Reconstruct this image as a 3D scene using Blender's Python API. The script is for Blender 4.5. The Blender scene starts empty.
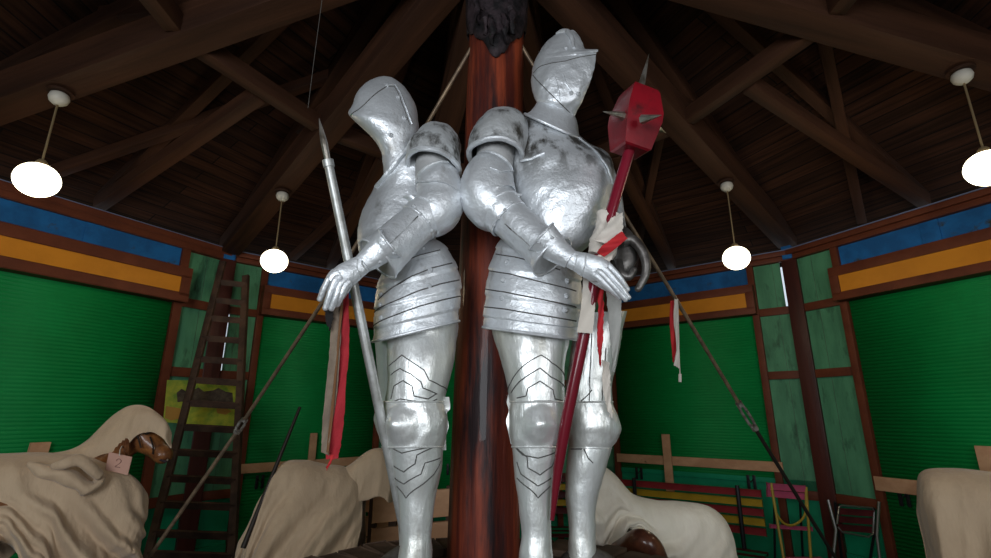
import bpy, bmesh, math, random
import numpy as np
from mathutils import Vector, Matrix, noise
random.seed(7)
C = bpy.context.scene.collection
SC = bpy.context.scene
V = Vector
PI = math.pi

# ------------------------------------------------------------------ camera, world, light, exposure
F = 492.0
PITCH = math.radians(15.2)
CAM = V((0, 0, 1.65))
cam = bpy.data.cameras.new('camera')
cam.sensor_width = 36.0
cam.lens = F / 991 * 36
cam.clip_start = 0.05
camo = bpy.data.objects.new('camera', cam)
C.objects.link(camo)
camo.location = CAM
camo.rotation_euler = (PI / 2 + PITCH, 0, 0)
SC.camera = camo

w = bpy.data.worlds.new('world')
SC.world = w
w.use_nodes = True
w.node_tree.nodes['Background'].inputs[0].default_value = (0.80, 0.90, 1.0, 1)
w.node_tree.nodes['Background'].inputs[1].default_value = 0.9


def area(name, loc, aim, sx, sy, power, col):
    l = bpy.data.lights.new(name, 'AREA')
    l.shape = 'RECTANGLE'
    l.size = sx
    l.size_y = sy
    l.energy = power
    l.color = col
    o = bpy.data.objects.new(name, l)
    C.objects.link(o)
    o.location = loc
    o.rotation_euler = (V(aim) - V(loc)).to_track_quat('-Z', 'Y').to_euler()
    return o


# daylight coming in through the two open bays behind the photographer
area('daylight', (-1.3, -2.0, 2.2), (0.1, 1.9, 2.1), 1.9, 1.7, 104, (0.90, 0.95, 1.0))
area('daylight', (2.1, -1.7, 2.2), (0.1, 1.9, 1.9), 1.4, 1.5, 42, (0.95, 0.97, 1.0))

SC.view_settings.view_transform = 'Standard'
SC.view_settings.look = 'None'
SC.view_settings.gamma = 1
SC.view_settings.use_curve_mapping = False
SC.view_settings.exposure = 0.0


# ------------------------------------------------------------------ pixel rays
def ray(px, py):
    u = (px - 495.5) / F
    v = (279 - py) / F
    return V((u, math.cos(PITCH) - v * math.sin(PITCH), math.sin(PITCH) + v * math.cos(PITCH)))


def at(px, py, Y):
    k = ray(px, py)
    return k * (Y / k.y) + CAM


def mpp(px, py, Y):
    return Y / ray(px, py).y / F


def proj(p):
    q = p - CAM
    zc = q.y * math.cos(PITCH) + q.z * math.sin(PITCH)
    yc = -q.y * math.sin(PITCH) + q.z * math.cos(PITCH)
    return 495.5 + F * q.x / zc, 279 - F * yc / zc


# ------------------------------------------------------------------ materials
def mat(name, c1, c2=None, scale=5, rough=.5, metal=0, bump=0, bscale=30, stretch=(1, 1, 1), ramp=(.4, .6),
        coord='Object', rough2=None, coat=0, c3=None, scale3=2, ramp3=(.55, .7), stretch3=(1, 1, 1), spec=.2, sheen=0, zfade=None, bump2=0, bscale2=70, bdist=.01):
    m = bpy.data.materials.new(name)
    m.use_nodes = True
    nt = m.node_tree
    b = nt.nodes['Principled BSDF']
    b.inputs['Roughness'].default_value = rough
    b.inputs['Metallic'].default_value = metal
    b.inputs['Coat Weight'].default_value = coat
    b.inputs['Specular IOR Level'].default_value = spec
    b.inputs['Sheen Weight'].default_value = sheen
    b.inputs['Base Color'].default_value = (*c1, 1)
    tc = nt.nodes.new('ShaderNodeTexCoord')

    def noi(sc, st, det=6):
        mp = nt.nodes.new('ShaderNodeMapping')
        mp.inputs['Scale'].default_value = st
        nt.links.new(tc.outputs[coord], mp.inputs[0])
        n = nt.nodes.new('ShaderNodeTexNoise')
        n.inputs['Scale'].default_value = sc
        n.inputs['Detail'].default_value = det
        n.inputs['Roughness'].default_value = .62
        nt.links.new(mp.outputs[0], n.inputs['Vector'])
        return n

    col = None
    if c2:
        n = noi(scale, stretch)
        r = nt.nodes.new('ShaderNodeValToRGB')
        r.color_ramp.elements[0].position = ramp[0]
        r.color_ramp.elements[1].position = ramp[1]
        r.color_ramp.elements[0].color = (*c1, 1)
        r.color_ramp.elements[1].color = (*c2, 1)
        nt.links.new(n.outputs[0], r.inputs[0])
        col = r.outputs[0]
        if rough2 is not None:
            mr = nt.nodes.new('ShaderNodeMapRange')
            mr.inputs[1].default_value = ramp[0]
            mr.inputs[2].default_value = ramp[1]
            mr.inputs[3].default_value = rough
            mr.inputs[4].default_value = rough2
            nt.links.new(n.outputs[0], mr.inputs[0])
            nt.links.new(mr.outputs[0], b.inputs['Roughness'])
    if c3:
        n3 = noi(scale3, stretch3, 8)
        mr = nt.nodes.new('ShaderNodeMapRange')
        mr.inputs[1].default_value = ramp3[0]
        mr.inputs[2].default_value = ramp3[1]
        nt.links.new(n3.outputs[0], mr.inputs[0])
        mx = nt.nodes.new('ShaderNodeMix')
        mx.data_type = 'RGBA'
        nt.links.new(mr.outputs[0], mx.inputs[0])
        if col:
            nt.links.new(col, mx.inputs[6])
        else:
            mx.inputs[6].default_value = (*c1, 1)
        mx.inputs[7].default_value = (*c3, 1)
        col = mx.outputs[2]
        if zfade:
            sp = nt.nodes.new('ShaderNodeSeparateXYZ')
            nt.links.new(tc.outputs[coord], sp.inputs[0])
            zr = nt.nodes.new('ShaderNodeMapRange')
            zr.inputs[1].default_value, zr.inputs[2].default_value = zfade
            nt.links.new(sp.outputs[2], zr.inputs[0])
            ml = nt.nodes.new('ShaderNodeMath')
            ml.operation = 'MULTIPLY'
            nt.links.new(zr.outputs[0], ml.inputs[0])
            nt.links.new(mr.outputs[0], ml.inputs[1])
            nt.links.new(ml.outputs[0], mx.inputs[0])
    if col:
        nt.links.new(col, b.inputs['Base Color'])
    if bump:
        n2 = noi(bscale, stretch)
        bp = nt.nodes.new('ShaderNodeBump')
        bp.inputs['Strength'].default_value = bump
        bp.inputs['Distance'].default_value = bdist
        nt.links.new(n2.outputs[0], bp.inputs['Height'])
        last = bp
        if bump2:
            n4 = noi(bscale2, (1, 1, 1), 3)
            b4 = nt.nodes.new('ShaderNodeBump')
            b4.inputs['Strength'].default_value = bump2
            b4.inputs['Distance'].default_value = .006
            nt.links.new(n4.outputs[0], b4.inputs['Height'])
            nt.links.new(bp.outputs[0], b4.inputs['Normal'])
            last = b4
        nt.links.new(last.outputs[0], b.inputs['Normal'])
    return m


M = {}
M['silver'] = mat('silver_paint', (.76, .79, .82), (.58, .60, .62), 6, .38, .60, .55, 16, ramp=(.35, .72), rough2=.5,
                  c3=(.22, .21, .19), scale3=9, ramp3=(.60, .76), stretch3=(1, 1, .5), bump2=.35)
M['silver_chest'] = mat('silver_breast_paint', (.76, .79, .82), (.58, .60, .62), 6, .38, .60, .75, 13, ramp=(.35, .72), rough2=.5,
                        c3=(.10, .095, .085), scale3=11, ramp3=(.46, .58), stretch3=(1.2, 1.2, .6), zfade=(1.44, 1.62), bump2=.4)
M['silver_worn'] = mat('worn_silver_paint', (.70, .73, .75), (.48, .49, .49), 8, .42, .55, .65, 20, ramp=(.35, .7), rough2=.55,
                       c3=(.07, .065, .055), scale3=13, ramp3=(.50, .66), stretch3=(1.3, 1.3, .7), bump2=.4)
M['silver_leg'] = mat('yellowed_silver_paint', (.78, .80, .79), (.58, .58, .52), 5, .36, .62, .60, 15, stretch=(1, 1, .28), ramp=(.4, .72), rough2=.46,
                      c3=(.30, .28, .22), scale3=10, ramp3=(.54, .74), stretch3=(1, 1, .22), bump2=.14)
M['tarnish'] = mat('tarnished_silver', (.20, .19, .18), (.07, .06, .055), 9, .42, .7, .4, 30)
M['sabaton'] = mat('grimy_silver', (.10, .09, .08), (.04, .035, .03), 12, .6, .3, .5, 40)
M['armcloth'] = mat('grey_canvas', (.40, .40, .40), (.31, .31, .31), 10, .8, 0, .15, 80)
M['groove'] = mat('groove_dirt', (.075, .073, .068), None, rough=.8)
M['wood_red'] = mat('oxblood_wood', (.075, .018, .012), (.035, .010, .008), 6, .42, 0, .3, 20, stretch=(1, 1, .12), ramp=(.35, .7))
M['trim_red'] = mat('trim_red_paint', (.150, .040, .018), (.085, .022, .011), 5, .55, 0, .2, 30, stretch=(.25, 1, 1), ramp=(.3, .75))
M['post'] = mat('varnished_post', (.27, .050, .020), (.085, .015, .009), 10, .50, 0, .8, 16, stretch=(1, 1, .07), ramp=(.40, .58), rough2=.55,
                c3=(.020, .010, .011), scale3=9, ramp3=(.48, .62), stretch3=(1, 1, .13), coat=.12)
M['tar'] = mat('tar', (.010, .009, .010), (.04, .028, .032), 14, .6, 0, .8, 30)
M['beam'] = mat('beam_wood', (.080, .032, .016), (.022, .009, .005), 4, .65, 0, .5, 18, stretch=(.10, 1.4, 1.4), ramp=(.3, .7))
M['plank'] = None
M['green'] = mat('shutter_green', (.001, .23, .050), (.001, .19, .040), 1.5, .6, 0, .05, 30, stretch=(.3, 1, 1))
M['panel'] = mat('panel_green', (.090, .28, .150), (.062, .20, .108), 6, .6, 0, .25, 18, stretch=(1, 1, .25), c3=(.02, .05, .03), scale3=9, ramp3=(.54, .72), stretch3=(1, 1, .3))
M['teal'] = mat('lower_green', (.006, .26, .130), (.004, .20, .095), 3, .6, 0, .1, 20)
M['orange'] = mat('orange_paint', (.62, .235, .018), (.54, .20, .015), 3, .5, 0, .1, 12, stretch=(.3, 1, 1))
M['blue'] = mat('blue_paint', (.014, .135, .38), (.012, .095, .27), 5, .6, 0, .3, 18, c3=(.05, .05, .03), scale3=5, ramp3=(.60, .68), stretch3=(.5, 1, 1))
M['cornice_daylight'] = mat('cornice_daylight_tint', (.16, .19, .30), None, rough=.5)
M['pale_wood'] = mat('pale_board', (.58, .34, .20), (.46, .25, .14), 5, .7, 0, .2, 25, stretch=(.2, 1, 1), c3=(.10, .05, .03), scale3=5, ramp3=(.66, .72))
M['floor'] = mat('floor_wood', (.06, .04, .03), (.035, .024, .018), 4, .7, 0, .2, 20)
M['plinth'] = mat('plinth_wood', (.085, .052, .034), (.035, .022, .016), 6, .7, 0, .6, 16)
M['sheet'] = mat('beige_sheet', (.50, .37, .245), (.42, .305, .20), 3, .85, 0, .45, 4.5, bdist=.05, stretch=(1.6, 1.6, .5), sheen=.2, bump2=.08, bscale2=14)
M['sheet_pale'] = mat('pale_sheet', (.80, .74, .62), (.72, .65, .54), 3, .85, 0, .4, 4.5, bdist=.04, stretch=(1.6, 1.6, .5), sheen=.2, bump2=.06, bscale2=14)
M['horse'] = mat('brown_horse', (.27, .105, .030), (.10, .036, .015), 8, .35, 0, .3, 20, coat=.3)
M['horse_knee'] = mat('chipped_brown_horse', (.13, .045, .022), (.05, .018, .012), 8, .3, 0, .3, 20, coat=.4, c3=(.30, .33, .42), scale3=7, ramp3=(.70, .74))
M['tag'] = mat('pinkish_card', (.50, .29, .22), (.44, .25, .19), 3, .8)
M['tagink'] = mat('pencil', (.25, .14, .11), None, rough=.9)
M['mace'] = mat('mace_red', (.22, .007, .014), (.13, .006, .011), 5, .34, 0, .12, 14, coat=.15, c3=(.025, .012, .012), scale3=6, ramp3=(.60, .72))
M['shaft'] = mat('shaft_red', (.20, .010, .026), (.13, .008, .016), 5, .28, 0, .08, 30, coat=.4, stretch=(1, 1, .2))
M['steel'] = mat('spike_steel', (.50, .47, .42), (.22, .19, .15), 18, .34, .85, .2, 40)
M['lance'] = mat('lance_silver', (.48, .49, .48), (.34, .34, .32), 14, .42, .6, .15, 40)
M['rod'] = mat('tie_rod', (.24, .17, .11), (.14, .10, .07), 20, .45, .5, .1, 40)
M['rod_dark'] = mat('dark_rod', (.03, .024, .02), None, rough=.5, metal=.4)
M['buckle'] = mat('turnbuckle', (.34, .32, .29), (.14, .12, .10), 30, .45, .7, .2, 60)
M['white_cloth'] = mat('white_cloth', (.62, .57, .51), (.54, .49, .43), 8, .9, 0, .2, 90)
M['grey_cloth'] = mat('grey_cloth', (.40, .40, .38), (.32, .32, .30), 8, .9, 0, .2, 90)
M['tan_cloth'] = mat('tan_cloth', (.20, .155, .115), (.14, .105, .08), 8, .9, 0, .2, 90)
M['red_cloth'] = mat('red_cloth', (.48, .028, .030), (.40, .020, .026), 8, .75, 0, .2, 90)
M['pinkred_cloth'] = mat('faded_red_cloth', (.33, .020, .028), (.27, .016, .022), 8, .8, 0, .2, 90)
M['brown_cloth'] = mat('brown_edging', (.16, .075, .035), None, rough=.9)
M['plain_black'] = mat('plain_black', (.012, .011, .011), None, rough=.8)
M['ceramic'] = mat('ceramic', (.62, .58, .50), (.54, .50, .43), 8, .35, 0)
M['brass'] = mat('brass_cord', (.33, .24, .13), None, rough=.4, metal=.5)
M['ladder'] = mat('ladder_wood', (.062, .034, .022), (.030, .017, .012), 8, .65, 0, .4, 25)
M['red_slat'] = mat('red_slat', (.23, .018, .022), (.17, .014, .016), 5, .5, 0, .1, 20)
M['dred_slat'] = mat('dark_red_slat', (.085, .012, .014), (.05, .009, .01), 5, .5, 0, .1, 20)
M['yellow_slat'] = mat('yellow_slat', (.38, .24, .015), (.30, .19, .012), 5, .5, 0, .1, 20)
M['yellow_tube'] = mat('yellow_tube', (.36, .25, .03), None, rough=.4)
M['pink_slat'] = mat('pink_slat', (.42, .070, .14), (.36, .06, .12), 5, .5)
M['iron'] = mat('dark_iron', (.03, .03, .033), None, rough=.45, metal=.6)
M['chrome'] = mat('dull_chrome', (.30, .30, .30), None, rough=.35, metal=.9)
M['sign_y'] = mat('picture_yellow', (.30, .31, .02), (.12, .20, .015), 9, .6)
M['sign_d'] = mat('picture_brown', (.035, .022, .015), (.07, .05, .03), 20, .7)
M['sign_o'] = mat('picture_ochre', (.30, .15, .02), None, rough=.6)
M['wire'] = mat('wire', (.12, .11, .10), None, rough=.5)
M['ground'] = mat('ground', (.16, .16, .15), None, rough=.9)


def plank_mat():
    m = bpy.data.materials.new('roof_planks')
    m.use_nodes = True
    nt = m.node_tree
    b = nt.nodes['Principled BSDF']
    b.inputs['Roughness'].default_value = .8
    b.inputs['Specular IOR Level'].default_value = .15
    uv = nt.nodes.new('ShaderNodeTexCoord')
    br = nt.nodes.new('ShaderNodeTexBrick')
    br.inputs['Scale'].default_value = 1
    br.inputs['Brick Width'].default_value = 2.6
    br.inputs['Row Height'].default_value = .13
    br.inputs['Mortar Size'].default_value = .006
    br.inputs['Color1'].default_value = (.048, .019, .010, 1)
    br.inputs['Color2'].default_value = (.026, .011, .006, 1)
    br.inputs['Mortar'].default_value = (.008, .005, .004, 1)
    nt.links.new(uv.outputs['UV'], br.inputs['Vector'])
    mp = nt.nodes.new('ShaderNodeMapping')
    mp.inputs['Scale'].default_value = (.8, 14, 1)
    n = nt.nodes.new('ShaderNodeTexNoise')
    n.inputs['Scale'].default_value = 2
    n.inputs['Detail'].default_value = 6
    nt.links.new(uv.outputs['UV'], mp.inputs[0])
    nt.links.new(mp.outputs[0], n.inputs['Vector'])
    mr = nt.nodes.new('ShaderNodeMapRange')
    mr.inputs[1].default_value = .3
    mr.inputs[2].default_value = .7
    mr.inputs[3].default_value = .4
    mr.inputs[4].default_value = 1.5
    nt.links.new(n.outputs[0], mr.inputs[0])
    mx = nt.nodes.new('ShaderNodeMix')
    mx.data_type = 'RGBA'
    mx.blend_type = 'MULTIPLY'
    mx.inputs[0].default_value = 1
    nt.links.new(br.outputs['Color'], mx.inputs[6])
    nt.links.new(mr.outputs[0], mx.inputs[7])
    nt.links.new(mx.outputs[2], b.inputs['Base Color'])
    bp = nt.nodes.new('ShaderNodeBump')
    bp.inputs['Strength'].default_value = .5
    bp.inputs['Distance'].default_value = .01
    nt.links.new(br.outputs['Fac'], bp.inputs['Height'])
    bp.invert = True
    nt.links.new(bp.outputs[0], b.inputs['Normal'])
    return m


M['plank'] = plank_mat()


def emit_mat(name, col, s):
    m = bpy.data.materials.new(name)
    m.use_nodes = True
    b = m.node_tree.nodes['Principled BSDF']
    b.inputs['Base Color'].default_value = (.9, .88, .8, 1)
    b.inputs['Emission Color'].default_value = (*col, 1)
    b.inputs['Emission Strength'].default_value = s
    return m


M['globe'] = emit_mat('lit_globe', (1, .90, .66), 5.0)

# ------------------------------------------------------------------ object helpers
ORG = {}


def thing(name, label, cat, loc=(0, 0, 0), group=None):
    o = bpy.data.objects.new(name, None)
    o.empty_display_size = .1
    C.objects.link(o)
    o.location = loc
    o['label'] = label
    o['category'] = cat
    if group:
        o['group'] = group
    ORG[o] = V(loc)
    return o


def part(name, bm, m, parent=None, sharp=40, mods=None):
    """link bm (world coordinates) as one mesh object"""
    me = bpy.data.meshes.new(name)
    org = ORG.get(parent, V((0, 0, 0))) if parent else V((0, 0, 0))
    bmesh.ops.recalc_face_normals(bm, faces=bm.faces)
    bmesh.ops.translate(bm, verts=bm.verts, vec=-org)
    bm.to_mesh(me)
    bm.free()
    for p in me.polygons:
        p.use_smooth = True
    me.set_sharp_from_angle(angle=math.radians(sharp))
    me.materials.append(m)
    o = bpy.data.objects.new(name, me)
    C.objects.link(o)
    if parent:
        o.parent = parent
    ORG[o] = org
    return o


def single(name, bm, m, label, cat, group=None, sharp=40, base=None):
    """a thing that is one mesh; origin put at its lowest centre"""
    if base is None:
        zs = min(v.co.z for v in bm.verts)
        n = len(bm.verts)
        base = V((sum(v.co.x for v in bm.verts) / n, sum(v.co.y for v in bm.verts) / n, zs))
    bmesh.ops.translate(bm, verts=bm.verts, vec=-base)
    o = part(name, bm, m, None, sharp)
    o.location = base
    ORG[o] = V(base)
    o['label'] = label
    o['category'] = cat
    if group:
        o['group'] = group
    return o


def struct(name, bm, m, parent=None, sharp=30):
    o = part(name, bm, m, parent, sharp)
    if not parent:
        o['kind'] = 'structure'
    return o


def box(bm, x0, x1, y0, y1, z0, z1, mtx=None, bev=0):
    r = bmesh.ops.create_cube(bm, size=1)
    vs = r['verts']
    for v in vs:
        v.co = V(((x0 + x1) / 2 + v.co.x * (x1 - x0), (y0 + y1) / 2 + v.co.y * (y1 - y0), (z0 + z1) / 2 + v.co.z * (z1 - z0)))
    if mtx:
        for v in vs:
            v.co = mtx @ v.co
    if bev:
        es = list({e for v in vs for e in v.link_edges})
        bmesh.ops.bevel(bm, geom=es, offset=bev, segments=2, affect='EDGES', profile=.6)
    return bm


def B():
    return bmesh.new()


def cr(P, t):
    """Catmull-Rom on a list of numpy arrays, t in [0,1]"""
    n = len(P) - 1
    f = min(max(t * n, 0), n - 1e-9)
    i = int(f)
    f -= i
    p1, p2 = P[i], P[i + 1]
    p0 = P[i - 1] if i > 0 else 2 * p1 - p2
    p3 = P[i + 2] if i + 2 <= n else 2 * p2 - p1
    return .5 * (2 * p1 + (p2 - p0) * f + (2 * p0 - 5 * p1 + 4 * p2 - p3) * f * f + (3 * p1 - p0 - 3 * p2 + p3) * f ** 3)


def smooth_path(pts, k=6):
    P = [np.array(p) for p in pts]
    n = (len(P) - 1) * k
    return [V(cr(P, i / n)) for i in range(n + 1)]


def tube(bm, pts, r, n=8, smooth=0, flat=1.0, cap=True):
    """tube along pts; r a number or list; flat squashes it across"""
    rs = r if isinstance(r, (list, tuple)) else [r] * len(pts)
    if smooth:
        P = [np.array(list(p) + [q]) for p, q in zip(pts, rs)]
        m = (len(P) - 1) * smooth
        s = [cr(P, i / m) for i in range(m + 1)]
        pts = [V(a[:3]) for a in s]
        rs = [max(a[3], 1e-4) for a in s]
    pts = [V(p) for p in pts]
    t0 = (pts[1] - pts[0]).normalized()
    ref = V((0, 0, 1)) if abs(t0.z) < .9 else V((1, 0, 0))
    s = t0.cross(ref).normalized()
    rings = []
    for i, p in enumerate(pts):
        t = (pts[min(i + 1, len(pts) - 1)] - pts[max(i - 1, 0)]).normalized()
        s = (s - t * s.dot(t)).normalized()
        b = t.cross(s)
        rings.append([bm.verts.new(p + (s * math.cos(2 * PI * j / n) + b * math.sin(2 * PI * j / n) * flat) * rs[i]) for j in range(n)])
    for a, b in zip(rings, rings[1:]):
        for j in range(n):
            bm.faces.new((a[j], a[(j + 1) % n], b[(j + 1) % n], b[j]))
    if cap:
        bm.faces.new(rings[0][::-1])
        bm.faces.new(rings[-1])
    return bm


def lathe(bm, prof, c=(0, 0, 0), n=32):
    c = V(c)
    rings = []
    for r, z in prof:
        rings.append([bm.verts.new(c + V((r * math.cos(2 * PI * j / n), r * math.sin(2 * PI * j / n), z))) for j in range(n)])
    for a, b in zip(rings, rings[1:]):
        for j in range(n):
            bm.faces.new((a[j], a[(j + 1) % n], b[(j + 1) % n], b[j]))
    bm.faces.new(rings[0][::-1])
    bm.faces.new(rings[-1])
    return bm


def bar(bm, a, b, wx, wy, up=V((0, 0, 1)), bev=0):
    """rectangular bar from a to b, wx across, wy along up"""
    a, b = V(a), V(b)
    t = (b - a)
    L = t.length
    t.normalize()
    s = t.cross(up).normalized()
    u = s.cross(t)
    m = Matrix((t, s, u)).transposed().to_4x4()
    m.translation = (a + b) / 2
    return box(bm, -L / 2, L / 2, -wx / 2, wx / 2, -wy / 2, wy / 2, m, bev)


def strip(bm, rows, thick=.002, seg=6, wav=.006, fray=0, seed=0):
    """a hanging strip of cloth from rows of (left point, right point); thickness by doubling"""
    rnd = random.Random(seed)
    P = [np.array(list(a) + list(b)) for a, b in rows]
    n = (len(P) - 1) * 8
    nx = seg
    f, k = [], []
    for i in range(n + 1):
        q = cr(P, i / n)
        a, b = V(q[:3]), V(q[3:])
        nrm = (b - a).cross(V((0, 0, 1)))
        nrm = nrm.normalized() if nrm.length > 1e-6 else V((0, 1, 0))
        r1, r2 = [], []
        for j in range(nx + 1):
            s = j / nx
            p = a.lerp(b, s) + nrm * wav * math.sin(4.2 * s + i * .35 + seed)
            if j in (0, nx):
                p += (b - a) * rnd.uniform(-fray, fray)
            if i == n:
                p.z += rnd.uniform(-1, 1) * fray * .08
            r1.append(bm.verts.new(p + nrm * thick))
            r2.append(bm.verts.new(p - nrm * thick))
        f.append(r1)
        k.append(r2)
    for i in range(n):
        for j in range(nx):
            bm.faces.new((f[i][j], f[i][j + 1], f[i + 1][j + 1], f[i + 1][j]))
            bm.faces.new((k[i][j], k[i + 1][j], k[i + 1][j + 1], k[i][j + 1]))
        bm.faces.new((f[i][0], f[i + 1][0], k[i + 1][0], k[i][0]))
        bm.faces.new((f[i][nx], k[i][nx], k[i + 1][nx], f[i + 1][nx]))
    for j in range(nx):
        bm.faces.new((f[0][j], k[0][j], k[0][j + 1], f[0][j + 1]))
        bm.faces.new((f[n][j], f[n][j + 1], k[n][j + 1], k[n][j]))
    return bm


class Loft:
    """a smooth skin over elliptical rings.  ring = (px, py, Y, half width in px[, tilt degrees])"""

    def __init__(s, rings, ratio=.9, view=True, mod=None, dent=.0016, dfreq=14, pitch=0, ratios=None):
        s.view, s.mod, s.dent, s.dfreq, s.pitch = view, mod, dent, dfreq, math.radians(pitch)
        K = []
        for i, r in enumerate(rings):
            px, py, Y, hw = r[:4]
            c = at(px, py, Y)
            a = hw * mpp(px, py, Y)
            ra = ratios[i] if ratios else ratio
            K.append(np.array([c.x, c.y, c.z, a, a * ra, math.radians(r[4] if len(r) > 4 else 0)]))
        s.K = K
        s.g = None

    def frame(s, u):
        q = cr(s.K, u)
        c = V(q[:3])
        w = (c - CAM).normalized()
        if s.view:
            t = V((0, 0, 1))
            t = (t - w * t.dot(w)).normalized()
            rt = w.cross(t)
            t = t * math.cos(q[5]) + rt * math.sin(q[5])
        else:
            d = 1e-3
            a, b = cr(s.K, max(u - d, 0)), cr(s.K, min(u + d, 1))
            t = (V(b[:3]) - V(a[:3])).normalized()
        sd = w.cross(t).normalized()
        n = sd.cross(t).normalized()
        if s.pitch:
            t, n = t * math.cos(s.pitch) - n * math.sin(s.pitch), n * math.cos(s.pitch) + t * math.sin(s.pitch)
        return c, sd, n, max(q[3], 1e-4), max(q[4], 1e-4)

    def P(s, u, th, off=0):
        c, sd, n, a, b = s.frame(u)
        k = s.mod(u, th) if s.mod else 1
        d = sd * a * math.cos(th) * k + n * b * math.sin(th) * k
        p = c + d
        if s.dent:
            p += d.normalized() * (noise.noise(p * s.dfreq) * s.dent * 2 + noise.noise(p * s.dfreq * 2.7) * s.dent)
        if off:
            p += d.normalized() * off
        return p

    def build(s, bm=None, nu=28, nt=44, cap0=True, cap1=True):
        bm = bm or B()
        R = []
        for i in range(nu + 1):
            R.append([bm.verts.new(s.P(i / nu, 2 * PI * j / nt)) for j in range(nt)])
        for a, b in zip(R, R[1:]):
            for j in range(nt):
                bm.faces.new((a[j], a[(j + 1) % nt], b[(j + 1) % nt], b[j]))
        for ok, r in ((cap0, R[0]), (cap1, R[-1])):
            if ok:
                c = bm.verts.new(sum((v.co for v in r), V()) / nt)
                for j in range(nt):
                    bm.faces.new((r[j], r[(j + 1) % nt], c))
        return bm

    def hit(s, px, py):
        if s.g is None:
            s.g = []
            for i in range(61):
                for j in range(0, 61):
                    u, th = i / 60, math.radians(-10 + 200 * j / 60)
                    s.g.append((u, th, *proj(s.P(u, th))))
            s.g = np.array(s.g)
        d = (s.g[:, 2] - px) ** 2 + (s.g[:, 3] - py) ** 2
        u, th = s.g[int(np.argmin(d)), :2]
        st = (1 / 60, math.radians(200 / 60))
        best = None
        for it in range(4):
            st = (st[0] * .5, st[1] * .5)
            for du in (-1, 0, 1):
                for dt in (-1, 0, 1):
                    uu, tt = min(max(u + du * st[0], 0), 1), th + dt * st[1]
                    x, y = proj(s.P(uu, tt))
                    e = (x - px) ** 2 + (y - py) ** 2
                    if best is None or e < best[0]:
                        best = (e, uu, tt)
            u, th = best[1:]
        return u, th

    def line(s, pix, r=.0018, k=7, off=.0002, bm=None):
        """engraved line following the surface through the given pixels"""
        uv = [np.array(s.hit(*p)) for p in pix]
        n = (len(uv) - 1) * k
        pts = []
        for i in range(n + 1):
            f = i / k
            j = min(int(f), len(uv) - 2)
            q = uv[j] + (uv[j + 1] - uv[j]) * (f - j)
            pts.append(s.P(q[0], q[1], off))
        return tube(bm or B(), pts, r, 6)

    def around(s, u, r=.004, th0=0, th1=2 * PI, n=40, off=0, bm=None):
        return tube(bm or B(), [s.P(u, th0 + (th1 - th0) * i / n, off) for i in range(n + 1)], r, 8)


def grooves(L, parent, lines, r=.0018, m='groove'):
    for ln in lines:
        part('engraved_line', L.line(ln, r), M[m], parent)


_rv = None


def rivets(L, parent, pix, r=.008, m='silver'):
    global _rv
    if _rv is None:
        bm = B()
        bmesh.ops.create_uvsphere(bm, u_segments=12, v_segments=8, radius=1)
        _rv = bpy.data.meshes.new('rivet')
        bm.to_mesh(_rv)
        bm.free()
        for p in _rv.polygons:
            p.use_smooth = True
        _rv.materials.append(M[m])
    for p in pix:
        u, th = L.hit(*p)
        o = bpy.data.objects.new('rivet', _rv)
        C.objects.link(o)
        o.parent = parent
        o.location = L.P(u, th) - ORG[parent]
        o.scale = (r * 1.25, r, r * 1.25)


def solid(o, t=.005):
    md = o.modifiers.new('solid', 'SOLIDIFY')
    md.thickness = t
    md.offset = 0


# ------------------------------------------------------------------ the room
# corners seen from inside, left to right, clockwise from the back
V0L, V0R = V((-1.25, 6.93, 0)), V((1.25, 6.93, 0))
V1L, V1R = V((-3.02, 5.28, 0)), V((3.31, 5.28, 0))
V2L, V2R = V((-4.22, 3.05, 0)), V((4.40, 2.90, 0))
V3L, V3R = V((-4.15, .35, 0)), V((4.15, .35, 0))
V4L, V4R = V((-2.75, -1.85, 0)), V((2.75, -1.85, 0))
V5 = V((0, -2.85, 0))
CEN = V((0, 2.15, 0))
HT = 3.40
poly = [V5, V4L, V3L, V2L, V1L, V0L, V0R, V1R, V2R, V3R, V4R]

bm = B()
box(bm, -9, 9, -8, 12, -.12, -.06)
struct('ground', bm, M['ground'])
bm = B()
bm.faces.new([bm.verts.new(p + (p - CEN).normalized() * .3) for p in poly])
r = bmesh.ops.extrude_face_region(bm, geom=bm.faces[:])
bmesh.ops.translate(bm, verts=[g for g in r['geom'] if isinstance(g, bmesh.types.BMVert)], vec=(0, 0, -.055))
struct('floor', bm, M['floor'])


class Bay:
    """local frame of one wall: x from a to b, y outward, z up"""

    def __init__(s, a, b):
        ex = (b - a).normalized()
        n = V((0, 0, 1)).cross(ex)          # points to the left of a->b
        if n.dot((a + b) / 2 - CEN) < 0:
            n = -n
        s.L = (b - a).length
        s.m = Matrix((ex, n, V((0, 0, 1)))).transposed().to_4x4()
        s.m.translation = a

    def box(s, bm, x0, x1, z0, z1, d0, d1, bev=0):
        """d = distance inward from the wall line"""
        return box(bm, x0, x1, -d1, -d0, z0, z1, s.m, bev)


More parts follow.
